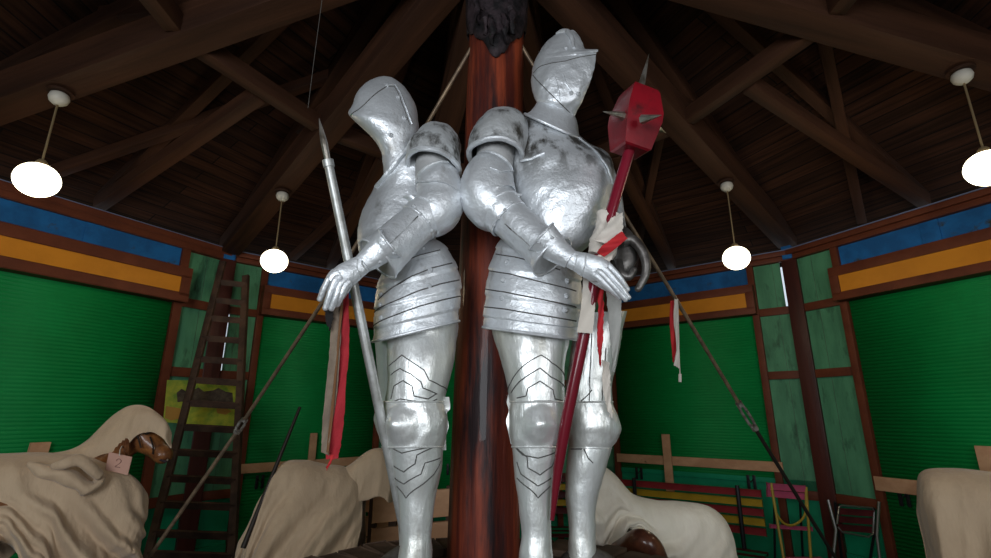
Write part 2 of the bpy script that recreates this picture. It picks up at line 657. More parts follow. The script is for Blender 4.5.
def build_bay(a, b, side, num, closed=True, e0=.45, e1=.45):
    bay = Bay(a, b)
    L = bay.L
    wl = B()
    zb = .98 if side == 'back_right' else .36
    bay.box(wl, -.02, L + .02, 0, zb, -.06, .0)                     # lower wall boarding
    bay.box(wl, -.02, e0 - .03, zb, 1.0, -.06, -.035)
    bay.box(wl, L - e1 + .03, L + .02, zb, 1.0, -.06, -.035)
    bay.box(wl, e0 - .02, L - e1 + .02, 3.0, 3.32, -.06, -.01)
    wall = struct('wall_' + side, wl, M['teal'])
    # framing: posts and rails
    for x in (e0 - .07, L - e1):
        f = B()
        bay.box(f, x, x + .07, 0, 3.32, -.03, .05, .006)
        struct('jamb', f, M['trim_red'], wall)
    rails = [(0, e0 - .07), (L - e1 + .07, L)]
    for (x0, x1) in rails:
        for z in (.80, 2.0, 2.70):
            f = B()
            bay.box(f, x0, x1, z, z + .085, -.03, .03, .004)
            struct('rail', f, M['trim_red'], wall)
        for z0, z1 in ((.88, 2.0), (2.08, 2.70), (2.78, 3.30)):
            f = B()
            # panels stop short of the corner post on one side so daylight shows in the crack
            g0 = .06 if x0 == 0 else 0
            g1 = .06 if x0 != 0 else 0
            if side == 'back_right' and x0 != 0 and z0 > 2.7:
                g1 = .112
            if side == 'back_left' and x0 == 0 and 2 < z0 < 2.5:
                g0 = .115
            bay.box(f, x0 + g0, x1 - g1, z0, z1, -.03, .0)
            struct('panel', f, M['panel'], wall)
            f = B()
            bay.box(f, (x0 + x1) / 2 - .0012, (x0 + x1) / 2 + .0012, z0, z1, .0, .0015)
            struct('panel_seam', f, M['groove'], wall)
    # cornice
    f = B()
    bay.box(f, -.03, L + .03, 3.29, 3.345, 0, .07, .008)
    bay.box(f, -.03, L + .03, 3.345, 3.40, 0, .10, .010)
    struct('cornice', f, M['trim_red'], wall)
    f = B()
    bay.box(f, -.03, L + .03, 3.40, 3.409, 0, .105)
    struct('cornice_daylight', f, M['cornice_daylight'], wall)  # daylight along the cornice top, painted in as a pale blue strip
    # blue strip above the shutter box
    f = B()
    bay.box(f, e0, L - e1, 3.05, 3.29, -.01, .012)
    struct('blue_panel', f, M['blue'], wall)
    f = B()
    bay.box(f, L * .5 - .07, L * .5 + .07, 3.05, 3.29, .012, .022, .003)
    struct('blue_batten', f, M['blue'], wall)
    # shutter: box with orange face, curtain of fine slats
    s0, s1 = e0 - .03, L - e1 + .03
    bx = B()
    bay.box(bx, s0 - .03, s1 + .03, 2.72, 2.80, .0, .16, .006)
    bay.box(bx, s0 - .03, s1 + .03, 2.965, 3.06, .0, .16, .006)
    bay.box(bx, s0 - .03, s0 + .055, 2.78, 2.98, .0, .16, .004)
    bay.box(bx, s1 - .055, s1 + .03, 2.78, 2.98, .0, .16, .004)
    d = struct('door_%d' % num, bx, M['trim_red'])
    f = B()
    bay.box(f, s0, s1, 2.79, 2.97, .0, .145)
    struct('fascia', f, M['orange'], d)
    if closed:
        f = B()
        z = zb
        prof = []
        pitch_ = .032
        while z < 2.74:
            for q in range(4):
                prof.append((z + pitch_ * q / 4, (0, .0045, .0062, .0045)[q]))
            z += pitch_
        prev = None
        for (zz, dd) in prof:
            row = [f.verts.new(bay.m @ V((x, -dd, zz))) for x in (e0 - .005, L - e1 + .005)]
            if prev:
                f.faces.new((prev[0], prev[1], row[1], row[0]))
            prev = row
        o = struct('shutter_curtain', f, M['green'], d, 60)
        solid(o, .004)
        f = B()
        bay.box(f, e0, L - e1, zb - .05, zb + .005, -.02, .02, .004)
        struct('bottom_bar', f, M['teal'], d)
        for x in (L * .26, L * .74):
            f = B()
            bay.box(f, x - .045, x - .015, .86, 1.0, .02, .032, .003)
            bay.box(f, x + .015, x + .045, .86, 1.0, .02, .032, .003)
            tube(f, [bay.m @ V((x - .03, -.04, .97)), bay.m @ V((x, -.05, .93)), bay.m @ V((x + .03, -.04, .97))], .006, 8)
            struct('latch', f, M['iron'], d)
    return bay, wall


bays = {}
bays['left'] = build_bay(V1L, V2L, 'left', 1, e0=.50)
bays['back_left'] = build_bay(V1L, V0L, 'back_left', 2)
bays['back'] = build_bay(V0L, V0R, 'back', 3)
bays['back_right'] = build_bay(V0R, V1R, 'back_right', 4)
bays['right'] = build_bay(V1R, V2R, 'right', 5, e0=.53)
build_bay(V2L, V3L, 'far_left', 6)
build_bay(V2R, V3R, 'far_right', 7)
build_bay(V3L, V4L, 'front_left', 8)
build_bay(V3R, V4R, 'front_right', 9)
build_bay(V4L, V5, 'rear_left', 10, closed=False)
build_bay(V4R, V5, 'rear_right', 11, closed=False)

tn = 1
for p in poly:                                   # corner posts
    a = math.atan2(p.y - CEN.y, p.x - CEN.x)
    m = Matrix.Rotation(a, 4, 'Z')
    m.translation = p
    f = B()
    box(f, -.07, .05, -.075, .075, 0, 3.42, m, .008)
    struct('trim_%d' % tn, f, M['wood_red'])
    tn += 1
    f = B()
    box(f, -.10, .0, -.05, .05, 3.30, 3.45, m, .01)
    struct('trim_%d' % tn, f, M['blue'])
    tn += 1

# roof: planked facets above the tie beams
AP = V((0, 2.15, 5.35))
bm = B()
uvl = bm.loops.layers.uv.new('UVMap')
for i, p in enumerate(poly):
    q = poly[(i + 1) % len(poly)]
    A_ = p + (p - CEN).normalized() * .55
    B_ = q + (q - CEN).normalized() * .55
    A_.z = B_.z = 3.42
    ex = (B_ - A_).normalized()
    vs = [bm.verts.new(A_), bm.verts.new(B_), bm.verts.new(AP)]
    f = bm.faces.new(vs)
    h = (AP - A_) - ex * (AP - A_).dot(ex)
    for lp, c in zip(f.loops, (A_, B_, AP)):
        lp[uvl].uv = ((c - A_).dot(ex) + i * 3.7, (c - A_).dot(h.normalized()))
me = bpy.data.meshes.new('ceiling')
bm.to_mesh(me)
bm.free()
me.materials.append(M['plank'])
o = bpy.data.objects.new('ceiling', me)
C.objects.link(o)
o['kind'] = 'structure'
md = o.modifiers.new('solid', 'SOLIDIFY')
md.thickness = .05
md.offset = 1


def beam(a, b, wx, wy, m='beam', bev=.008):
    """a timber whose own x axis runs along it (grain follows); a, b on its bottom centre line"""
    global tn
    a, b = V(a), V(b)
    t = b - a
    L = t.length
    t.normalize()
    s = t.cross(V((0, 0, 1))).normalized()
    u = s.cross(t)
    f = B()
    box(f, 0, L, -wx / 2, wx / 2, 0, wy, None, bev)
    o = struct('trim_%d' % tn, f, M[m])
    tn += 1
    mm = Matrix((t, s, u)).transposed().to_4x4()
    mm.translation = a
    o.matrix_world = mm
    return o


HUB = V((0, 2.15, 4.22))
BEAMS = {}
COL = {}
for i, p in enumerate(poly):
    e = V((p.x, p.y, {4: 3.33, 7: 3.46, 8: 3.50}.get(i, 3.37)))
    d = (e - HUB).normalized()
    BEAMS[i] = (HUB + d * .1, e - d * .0)
    beam(HUB + d * .1, e, .19, .23)
    # hip rafter under the planks and a strut
    top = AP.lerp(V((p.x, p.y, 3.70)), 1.0)
    beam(AP + V((0, 0, -.30)), V((p.x, p.y, 3.46)), .11, .12)
    COL[i] = HUB.lerp(e, .46) + V((0, 0, .03))
    k = HUB.lerp(e, .42)
    beam(k + V((0, 0, .2)), AP.lerp(e, .62) + V((0, 0, .02)), .10, .10)
n = len(poly)
for i in range(n):
    j = (i + 1) % n
    a, b = COL[i], COL[j]
    d = (b - a).normalized()
    beam(a + d * .1, b - d * .1, .10, .12)                       # collar between two tie beams
    mid = (a + b) / 2
    wm = (poly[i] + poly[j]) / 2
    wm.z = 3.44
    dd = (wm - mid).normalized()
    beam(mid + dd * .06, wm, .10, .11)                           # jack beam from collar to wall plate
    beam(AP.lerp(V((wm.x, wm.y, 3.5)), .12) + V((0, 0, -.16)), V((wm.x, wm.y, 3.50)), .09, .10)   # common rafters
    q = poly[i].lerp(poly[j], .30)
    q.z = 3.46
    beam(AP.lerp(V((poly[j].x, poly[j].y, 3.46)), .45) + V((0, 0, -.14)), q, .08, .09)      # slanting wind brace

# ------------------------------------------------------------------ central post and plinth
post = thing('wooden_post', 'thick varnished red-brown timber post standing between the two knights', 'post', (-.03, 2.2, 0))
pb = at(483.5, 540, 2.2)
pt = at(494.7, 100, 2.2)
dpx = (pt - pb) / (pt.z - pb.z)


def post_at(z):
    return pb + dpx * (z - pb.z)


bm = B()
N = 40
rings = []
for i in range(61):
    z = 4.45 * i / 60
    c = post_at(z)
    row = []
    for j in range(N):
        a = 2 * PI * j / N
        rr = .146 + .004 * noise.noise(V((math.cos(a) * 3, math.sin(a) * 3, z * .5))) - .006 * max(0, math.cos((a - 4.3) * 7)) ** 6
        row.append(bm.verts.new(V((c.x + rr * math.cos(a), c.y + rr * math.sin(a), z))))
    rings.append(row)
for a, b in zip(rings, rings[1:]):
    for j in range(N):
        bm.faces.new((a[j], a[(j + 1) % N], b[(j + 1) % N], b[j]))
bm.faces.new(rings[-1])
bm.faces.new(rings[0][::-1])
part('shaft', bm, M['post'], post)
bm = B()                                            # tar collar with a drip running down the front
rings = []
for i in range(15):
    f = i / 14
    row = []
    for j in range(64):
        a = 2 * PI * j / 64
        da = abs((a - (1.5 * PI + .05) + PI) % (2 * PI) - PI)
        low = 3.62 - .30 * max(0, 1 - da / 1.35) + .05 * noise.noise(V((math.cos(a) * 4, math.sin(a) * 4, 1)))
        z = low + (4.42 - low) * f
        c = post_at(z)
        rr = .153 + .022 * abs(noise.noise(V((a * 4, z * 14, 2)))) + .012 * math.sin(PI * f)
        row.append(bm.verts.new(V((c.x + rr * math.cos(a), c.y + rr * math.sin(a), z))))
    rings.append(row)
for a, b in zip(rings, rings[1:]):
    for j in range(64):
        bm.faces.new((a[j], a[(j + 1) % 64], b[(j + 1) % 64], b[j]))
o = part('tar_collar', bm, M['tar'], post)
solid(o, .008)
for k, (px, py, w_) in enumerate(((484, 24, 4), (490, 34, 5), (503, 31, 4.5), (511, 24, 4), (475, 12, 4))):      # lumps of tar hanging on the collar
    bm = B()
    tube(bm, [at(px, py - 16, 2.03), at(px + 2, py - 5, 2.01), at(px + 1, py + 6, 2.02), at(px + 3, py + 12, 2.035)],
         [.012, w_ * .0032, w_ * .0028, .006], 10, 4)
    for v in bm.verts:
        v.co += V((noise.noise(v.co * 30), noise.noise(v.co * 30 + V((5, 0, 0))), noise.noise(v.co * 30 + V((0, 5, 0))))) * .018
    part('tar_lump', bm, M['tar'], post)

PZ = 1.04
plinth = thing('plinth', 'round dark timber plinth carrying both knights and the post', 'plinth', (0, 1.75, 0))
bm = B()
lathe(bm, [(.90, 0), (.90, PZ - .10), (.93, PZ - .09), (.93, PZ - .02), (.91, PZ)], (0, 1.75, 0), 64)
part('drum', bm, M['plinth'], plinth, 30)
bm = B()
for i in range(25):                                  # rough edge boards on top, at the back
    a = PI * (i / 24)
    c = V((math.cos(a) * .80, 1.75 + math.sin(a) * .80, PZ))
    m = Matrix.Rotation(a, 4, 'Z')
    m.translation = c
    box(bm, -.1, .1, -.05, .05, 0, .020 + random.random() * .02, m, .006)
part('edge_boards', bm, M['plinth'], plinth)


# ------------------------------------------------------------------ knights
def gauss(x, s):
    return math.exp(-(x / s) ** 2)


def dang(a, b):
    return abs((a - b + PI) % (2 * PI) - PI)


def rows(lst, Y, tilt=0):
    """(py, left, right[, Y[, tilt]]) -> rings"""
    out = []
    for r in lst:
        y = r[3] if len(r) > 3 else Y
        t = r[4] if len(r) > 4 else tilt
        out.append(((r[1] + r[2]) / 2, r[0], y, (r[2] - r[1]) / 2, t))
    return out


def lames(n, amp=.05):
    def f(u, th):
        k = (u * n) % 1.0
        return 1 + amp * (k - .5) * .6 + (amp * .25 if k > .93 else 0)
    return f


def finger(bm, pts, r0, r1, n=10):
    m = len(pts) - 1
    tube(bm, pts, [r0 + (r1 - r0) * (i / m) for i in range(m + 1)], n, 4)
    bmesh.ops.create_uvsphere(bm, u_segments=10, v_segments=6, radius=r1, matrix=Matrix.Translation(pts[-1]))


def leg(k, thigh, knee, greave, bump_th, lines_t, lines_g, wing=None, tm='silver_leg', bamp=.20):
    L1 = Loft(thigh, .92, dent=.0018)
    p = part('thigh_plate', L1.build(), M[tm], k)
    grooves(L1, p, lines_t, .0022)
    ub = .5

    def kb(u, th):
        d = dang(th, bump_th)
        q2 = math.hypot(d / .62, (u - .5) / .40)
        return 1 + .05 * math.sin(PI * u) + bamp * (math.exp(-(q2 / .74) ** 2) * .85 + .50 * math.exp(-(q2 / .36) ** 2)) - bamp * .26 * math.exp(-((q2 - 1.08) / .30) ** 2)
    L2 = Loft(knee, .95, mod=kb, dent=.002)
    p = part('knee_plate', L2.build(nu=48, nt=96), M[tm], k)
    part('rim', L2.around(.02, .0035), M[tm], p)
    part('rim', L2.around(.98, .0035), M[tm], p)
    if wing:
        bm = B()
        cx = sum(r_[0] for r_ in knee) / len(knee)
        strip(bm, [(at(px, py, Y), at(px + (12 if cx > px else -12), py, Y - .01)) for (px, py, Y) in wing], .004, 4, .0)
        part('side_wing', bm, M[tm], p)
    L3 = Loft(greave, .95, dent=.0018)
    p = part('greave', L3.build(), M[tm], k)
    grooves(L3, p, lines_g, .0022)
    return L1, L2, L3


def foot(k, ankle, toe, w, m='sabaton'):
    bm = B()
    pts = [ankle + (ankle - toe) * .25 + V((0, 0, -.03)), ankle + V((0, 0, .0)), ankle.lerp(toe, .45), ankle.lerp(toe, .8), toe]
    rs = [.045, .062, .056, .050, .022]
    for i, p in enumerate(pts):
        p.z = PZ + rs[i] * .72 + (.03 if i == 1 else 0)
    tube(bm, pts, rs, 16, 4)
    for v in bm.verts:
        v.co.z = max(v.co.z, PZ + .001)
        v.co.z += .006 * math.sin((v.co - ankle).length * 70) * (1 if v.co.z > PZ + .02 else 0)
    return part('sabaton', bm, M[m], k)


def pauldron(k, rings, pitch, m, ribs=()):
    L = Loft(rings, .95, pitch=pitch, dent=.003)
    o = part('pauldron', L.build(cap0=False), M[m], k)
    solid(o, .006)
    part('rim', L.around(0.0, .011), M['silver'], o)
    return L, o


# ---- knight on the right
A = thing('knight_statue', 'silver knight statue right of the post, facing right with a red mace in hand', 'statue',
          (.22, 1.85, PZ))
# helmet
ridge = math.radians(22)


def hA(u, th):
    d = dang(th, ridge)
    if u < .60:
        k = .22 + .42 * (u / .60) ** 1.8
    else:
        k = .64 * max(0, 1 - (u - .60) / .030)
    pk = k * max(0, 1 - d / .95) ** 1.3
    br = .045 * max(0, 1 - d / 2.4) * (1 if .555 < u < .605 else 0)
    return 1 + pk + br


HA = Loft(rows([(116, 566, 574), (109, 549, 576), (101, 537, 579), (90, 533, 582), (76, 531.5, 584), (64, 533, 584), (57, 535.5, 583.5),
                (51, 538.5, 583.5), (45, 542.5, 582), (39, 547.5, 580), (34, 554, 576.5), (30.5, 561, 573)], 1.87), .98, mod=hA, dent=.0028, dfreq=17)
helm = part('helmet', HA.build(nu=96, nt=80), M['silver'], A, 50)
bm = B()
tube(bm, [HA.P(u_, th_, .002) for u_, th_ in ((.66, 1.0), (.74, 1.05), (.82, 1.15), (.90, 1.3), (.97, 1.5), (.985, 2.4), (.94, 3.0))], [.006, .010, .012, .013, .012, .011, .006], 10, 4)
part('comb', bm, M['silver'], helm)
grooves(HA, helm, [[(533.5, 73), (541, 66), (552, 63), (566, 61), (580, 57), (588, 54)], [(533, 75), (543, 86), (553, 96), (558, 101), (565, 108), (570, 113)]], .002)
grooves(HA, helm, [[(554, 76), (557, 84), (559, 92), (560, 101)], [(563, 74), (566, 84), (572, 92)]], .0030, 'silver')
rivets(HA, helm, [(566, 48), (571, 93), (578, 94)], .008)
# gorget
GA = Loft([(556, 104, 1.88, 18, 24), (556.5, 113, 1.875, 22.5, 27), (554.5, 122, 1.875, 26.5, 27), (553, 127, 1.87, 31, 27)], .95, dent=.0015)
g = part('gorget', GA.build(nu=14), M['silver'], A)
part('rim', GA.around(.97, .006), M['silver'], g)
# breastplate
TA = Loft([(554, 124, 1.89, 27, 26), (556, 132, 1.90, 36, 22), (556, 142, 1.90, 46, 12), (557, 155, 1.89, 53, 5), (559, 170, 1.88, 54, 2),
           (561, 188, 1.86, 51, 0), (561, 205, 1.85, 47.5, 0), (559, 221, 1.86, 45, 0), (552, 238, 1.87, 43, 2), (543, 250, 1.88, 39, 5), (538, 258, 1.88, 36, 6)],
          .92, dent=.0035, dfreq=11)
breast = part('breastplate', TA.build(nu=60, nt=80), M['silver_chest'], A)
part('engraved_line', TA.line([(578, 137), (590, 147), (601, 160), (608, 174), (611, 184)], .004, off=.006), M['silver'], breast)
part('engraved_line', TA.line([(522, 161), (532, 159), (545, 153)], .006, off=.006), M['silver'], breast)
# skirt of five lames
SA = Loft(rows([(234, 508, 562), (246, 499, 573), (259, 493, 578), (273, 489, 581), (289, 486, 582), (305, 485, 581), (319, 483.5, 579), (328, 483, 578), (334, 483, 578)], 1.88, 8),
          .93, mod=lames(5, .06), dent=.002)
sk = part('lamed_skirt', SA.build(nu=60, nt=64), M['silver'], A, 60)
grooves(SA, sk, [[(496, 254), (515, 257), (540, 263), (560, 270)], [(490, 270), (510, 274), (545, 283), (576, 291)],
                 [(486.5, 289), (505, 292), (540, 299), (576, 307)], [(484.5, 307), (505, 309), (540, 315), (576, 321)]], .0026)
rivets(SA, sk, [(512, 245), (507, 262), (503.5, 280), (502, 297.5), (567, 281), (566, 296), (565, 310)], .009)
part('rim', SA.around(.985, .006), M['silver'], sk)
# legs
leg(A, rows([(312, 489, 574, 1.90), (330, 492, 571, 1.89), (345, 496, 568, 1.87), (360, 501, 565, 1.85), (385, 507, 564), (404, 510, 565)], 1.84),
    rows([(401, 510.5, 565), (412, 510, 565), (425, 510, 565), (438, 511, 562), (448, 512, 559)], 1.83),
    rows([(446, 512, 559), (458, 513, 558), (470, 514, 555), (485, 516, 553), (500, 518, 551.5), (530, 521, 551), (545, 520.5, 551.5), (560, 519, 553), (585, 518, 555), (598, 515, 560)], 1.83),
    math.radians(84),
    [[(504, 392), (510, 384), (520, 369), (530, 361), (541, 355), (552, 363), (561, 370), (566, 377)], [(511, 393), (519, 382), (527, 376), (540, 368), (551, 377), (560, 382), (565, 388)],
     [(517, 398), (526, 396), (528, 388), (540, 381), (553, 390), (555, 399), (563, 401)], [(519, 404), (535, 401), (550, 401), (563, 405)]],
    [[(516, 448), (523, 455), (538, 458), (556, 452)], [(517, 448), (527, 457), (528, 468), (540, 475), (552, 466), (555, 456)],
     [(517, 462), (521, 474), (538, 486), (551, 478)], [(517, 478), (530, 489), (538, 498), (550, 486)]],
    wing=[(509, 392, 1.85), (507, 402, 1.84), (509, 411, 1.83), (506.5, 420, 1.83), (508, 430, 1.83), (511, 444, 1.84)])
leg(A, rows([(312, 574, 626, 2.02), (330, 573, 622), (360, 570, 617), (385, 566, 612), (404, 566, 612)], 1.99),
    rows([(401, 566, 612), (414, 567, 615), (428, 567, 617), (440, 569, 615), (449, 570, 611)], 1.98),
    rows([(447, 569, 612), (458, 567, 609), (470, 566, 605), (485, 566, 601), (500, 566, 597), (530, 569, 595), (545, 569, 596), (560, 568, 597), (575, 567, 598), (586, 565, 602)], 1.98),
    math.radians(20),
    [[(592, 330), (591, 350), (590, 370), (590, 388), (589, 404)], [(578, 404), (587, 396), (592, 390)], [(606, 348), (605, 366), (603, 385), (602, 402)]],
    [[(571, 449), (582, 449)], [(584, 449), (588, 458), (593, 463)]], bamp=.10)
foot(A, at(536, 592, 1.80), V((.13, 1.52, PZ)), 1)
foot(A, at(584, 580, 1.99), V((.62, 1.93, PZ)), 1)
# near arm
LP, o = pauldron(A, [(496, 156, 1.76, 26.5, 4), (498, 143, 1.78, 28, 8), (503, 130, 1.80, 25, 14), (508, 121, 1.83, 19, 20), (511, 115, 1.84, 9, 22)], 42, 'silver_worn')
UAm = Loft([(500, 128, 1.80, 17), (496, 150, 1.785, 18.5), (493, 176, 1.77, 18.5)], .95, view=False, dent=.001)
part('upper_arm', UAm.build(nu=12), M['armcloth'], A)
EA = Loft([(496, 164, 1.77, 18), (492, 171, 1.765, 23), (488.5, 182, 1.76, 27), (488, 195, 1.755, 28.5), (493, 206, 1.745, 27), (501, 212, 1.735, 23), (508, 217, 1.73, 19)], .95, view=False, dent=.002)
e = part('elbow_plate', EA.build(nu=36), M['silver'], A)
part('rim', EA.around(.02, .006), M['silver'], e)
part('engraved_line', EA.line([(490, 168), (500, 172), (512, 170)], .003, off=.004), M['silver'], e)
bm = B()
tube(bm, [at(505, 203, 1.71), at(512, 197.5, 1.695), at(522.5, 194.5, 1.70)], [.022, .019, .004], 10, 4, .5)
part('elbow_tip', bm, M['silver'], e)
BA = Loft([(499, 209, 1.735, 23), (503, 213.5, 1.73, 23), (508.5, 219, 1.725, 21.5)], .95, view=False, dent=.0008)
cf = part('cuff_band', BA.build(nu=8), M['silver'], A)
part('rim', BA.around(0, .004), M['silver'], cf)
part('rim', BA.around(1, .004), M['silver'], cf)
rivets(BA, cf, [(511, 202), (505, 210), (499, 218), (494, 225)], .006)
FA = Loft([(505, 215, 1.728, 20), (519, 227, 1.70, 20.5), (534, 240, 1.675, 20.5), (546, 251, 1.655, 22), (552, 257, 1.645, 24)], .90, view=False, dent=.0015)
fa = part('forearm_plate', FA.build(nu=24), M['silver'], A)
grooves(FA, fa, [[(505, 224), (520, 237), (538, 254)]], .0025, 'silver_worn')
part('rim', FA.around(1, .005), M['silver'], fa)
CA = Loft([(541, 236.5, 1.60, 17.5), (549, 244, 1.605, 15.5), (559, 252, 1.60, 12.5), (571, 260, 1.59, 9.8)], .85, view=False, dent=.0012)
ga = part('gauntlet', CA.build(nu=18), M['silver'], A)
part('rim', CA.around(0, .0045), M['silver'], ga)
rivets(CA, ga, [(546, 228), (539, 242), (545, 246), (552, 238)], .005)
bm = B()
HD = Loft([(566, 257, 1.592, 9), (575, 261, 1.585, 10), (586, 265, 1.575, 12), (597, 269.5, 1.565, 12.5), (605, 273, 1.56, 10.5)], .55, view=False, dent=.0015)
HD.build(bm, nu=20, nt=32)
q = 1.56
for (x0, y0), (xm, ym), (x1, y1), dy in (((598, 277), (608, 287), (619.5, 297.5), .0), ((602, 274), (614, 287), (625.5, 299.5), -.006),
                                         ((606, 270.5), (618, 284), (628.5, 297.5), -.004), ((609, 266.5), (619, 277), (627.5, 289.5), .006)):
    s_ = mpp(610, 285, q)
    finger(bm, [at(x0 - 4, y0 - 3, q + dy), at(x0, y0, q + dy - .006), at(xm, ym, q + dy - .002), at(x1, y1, q + dy + .012)], 4.3 * s_, 2.6 * s_)
finger(bm, [at(584, 272, 1.585), at(592, 279, 1.595), at(602, 286, 1.60), at(610, 291, 1.605)], .0125, .008)
hnd = part('hand', bm, M['silver'], ga)
part('engraved_line', HD.line([(577, 255), (576, 262), (573, 270)], .0025), M['silver_worn'], hnd)
part('engraved_line', HD.line([(586, 255), (585, 265), (582, 275)], .0025), M['silver_worn'], hnd)
# far arm
FL = Loft([(596, 170, 1.95, 17), (606, 195, 1.95, 15), (611, 218, 1.90, 13), (616, 236, 1.80, 11)], .95, view=False)
part('far_forearm', FL.build(nu=16), M['silver_worn'], A)
bm = B()
HL = Loft([(614, 233, 1.80, 11), (622, 242, 1.77, 13.5), (625, 255, 1.75, 12), (622, 268, 1.74, 9.5), (618, 276, 1.74, 5)], .8, view=False, dent=.003)
HL.build(bm, nu=18, nt=28)
s_ = mpp(630, 260, 1.75)
for dy in (-.045, -.015, .015, .045):
    finger(bm, [at(622, 241, 1.75 + dy), at(632, 240, 1.75 + dy), at(641, 249, 1.74 + dy), at(646, 262, 1.735 + dy), at(645, 276, 1.735 + dy), at(640 + dy * 40, 286 - dy * 60, 1.735 + dy)],
           6 * s_, 3.4 * s_)
finger(bm, [at(618, 262, 1.72), at(621, 273, 1.69), at(629, 277, 1.68), at(634, 270, 1.68)], 5 * s_, 3 * s_)
part('far_gauntlet', bm, M['tarnish'], A)

# ---- knight on the left
K = thing('knight_statue', 'silver knight statue left of the post facing left, bowed helmet, thin lance under its hand', 'statue', (-.30, 1.85, PZ))


def hB(u, th):
    d = dang(th, PI)
    pk = .10 * max(0, 1 - d / .8) ** 1.5 * gauss(u - .52, .12)
    return 1 + pk


HB = Loft(rows([(176, 384, 416), (165, 383, 416), (155, 382, 417), (146, 377, 418), (138, 370.5, 418), (130, 362, 418.5), (124, 356.5, 418.5), (118, 353, 418),
                (110, 355, 417.5), (100, 357, 415), (91, 362, 410), (84, 369, 404), (79, 377, 397), (76.5, 384, 391)], 1.88), .95, mod=hB, dent=.0014)
helm = part('helmet', HB.build(nu=56, nt=72), M['silver'], K, 50)
part('engraved_line', HB.line([(351, 116), (358, 110), (368, 101), (378, 92), (387, 86)], .0026), M['groove'], helm)
part('engraved_line', HB.line([(387, 85), (395, 84), (400, 92), (404, 103), (409, 116), (412, 124)], .0030, off=.001), M['silver'], helm)
part('engraved_line', HB.line([(388, 86.5), (394, 86), (398, 93), (402, 104), (407, 117), (410, 125)], .0018), M['groove'], helm)
rivets(HB, helm, [(387, 85.5), (398, 97), (404, 118), (391, 135)], .008)
TB = Loft([(398, 159, 1.90, 33, -52), (403, 168, 1.91, 36, -40), (407, 182, 1.92, 38, -24), (405, 198, 1.92, 39, -12), (402, 214, 1.91, 39.5, -4),
           (398, 230, 1.90, 39, 0), (396, 246, 1.89, 37, 0), (397, 258, 1.89, 34, -4), (400, 268, 1.89, 31, -6)], .90, dent=.003, dfreq=11)
breast = part('breastplate', TB.build(nu=60, nt=80), M['silver'], K)
r_ = part('collar_edge', TB.line([(377.5, 186), (386, 175), (393, 167), (398, 157), (407, 148), (415, 135)], .010, off=.008), M['silver'], breast)
rivets(TB, r_, [(379, 184), (394, 165), (396, 160), (411, 141)], .007)
SB = Loft(rows([(243, 393, 434, 1.89, -20), (256, 384, 447, 1.89, -19), (272, 378, 456, 1.89, -17), (290, 375, 461, 1.89, -16), (306, 374, 462, 1.89, -15), (322, 374, 460, 1.89, -15), (332, 374, 459, 1.89, -15)], 1.89),
          .93, mod=lames(5, .06), dent=.002)
sk = part('lamed_skirt', SB.build(nu=60, nt=64), M['silver'], K, 60)
grooves(SB, sk, [[(378, 300), (392, 288), (412, 276), (432, 268), (452, 263)], [(376, 314), (395, 301), (418, 291), (440, 284), (459, 280)],
                 [(375, 328), (393, 316), (420, 306), (442, 300), (461, 296)], [(386, 273), (402, 262), (420, 255), (440, 250)]], .0026)
rivets(SB, sk, [(423, 248), (381, 295), (380, 305), (430, 270), (429, 286), (381, 318)], .008)
part('rim', SB.around(.985, .006), M['silver'], sk)
leg(K, rows([(318, 374, 425), (340, 375, 425), (370, 378, 425), (404, 379, 425)], 2.05),
    rows([(401, 379, 424), (414, 378, 424), (428, 378, 424), (448, 382, 420)], 2.04),
    rows([(446, 384, 420), (470, 390, 422), (500, 396, 422), (530, 399, 420), (548, 399, 421), (580, 396, 424)], 2.04), PI, [], [], bamp=.06)
leg(K, rows([(314, 384, 459, 1.93), (335, 386, 457, 1.92), (360, 388, 454, 1.885), (385, 388, 448), (404, 386, 444)], 1.87),
    rows([(401, 386, 444), (412, 385, 445), (425, 385, 446), (438, 386, 445), (448, 388, 443)], 1.85),
    rows([(446, 389, 443), (458, 391, 442), (470, 393, 441), (485, 396, 438), (500, 399, 435), (530, 400.5, 432), (545, 400, 432), (560, 398, 432), (585, 397, 434), (598, 394, 438)], 1.85),
    math.radians(122),
    [[(389, 366), (395, 361), (402, 355), (412, 362), (424, 370), (429, 380), (441, 386), (448, 391)], [(391, 375), (400, 368.5), (411, 374), (421, 382), (423, 388), (437, 394)],
     [(391, 399), (394, 386), (403, 380.5), (412, 386), (414, 396), (428, 399), (436, 394)], [(389, 404), (400, 399), (415, 401), (427, 404), (437, 399)]],
    [[(391, 447), (402, 453), (420, 449), (435, 446)], [(394, 466), (404, 472), (415, 464), (417, 455), (425, 451), (434, 447)],
     [(395, 478), (404, 484), (421, 474), (425, 463), (440, 458)], [(397, 486), (406, 498), (423, 484), (434, 474), (441, 461)]],
    wing=[(449, 397, 1.87), (450, 408, 1.86), (446.5, 414, 1.86), (448.5, 426, 1.86), (446, 436, 1.86), (446, 450, 1.87)])
foot(K, at(416, 592, 1.82), V((-.40, 1.56, PZ)), 1)
foot(K, at(410, 575, 2.04), V((-.52, 1.92, PZ)), 1)
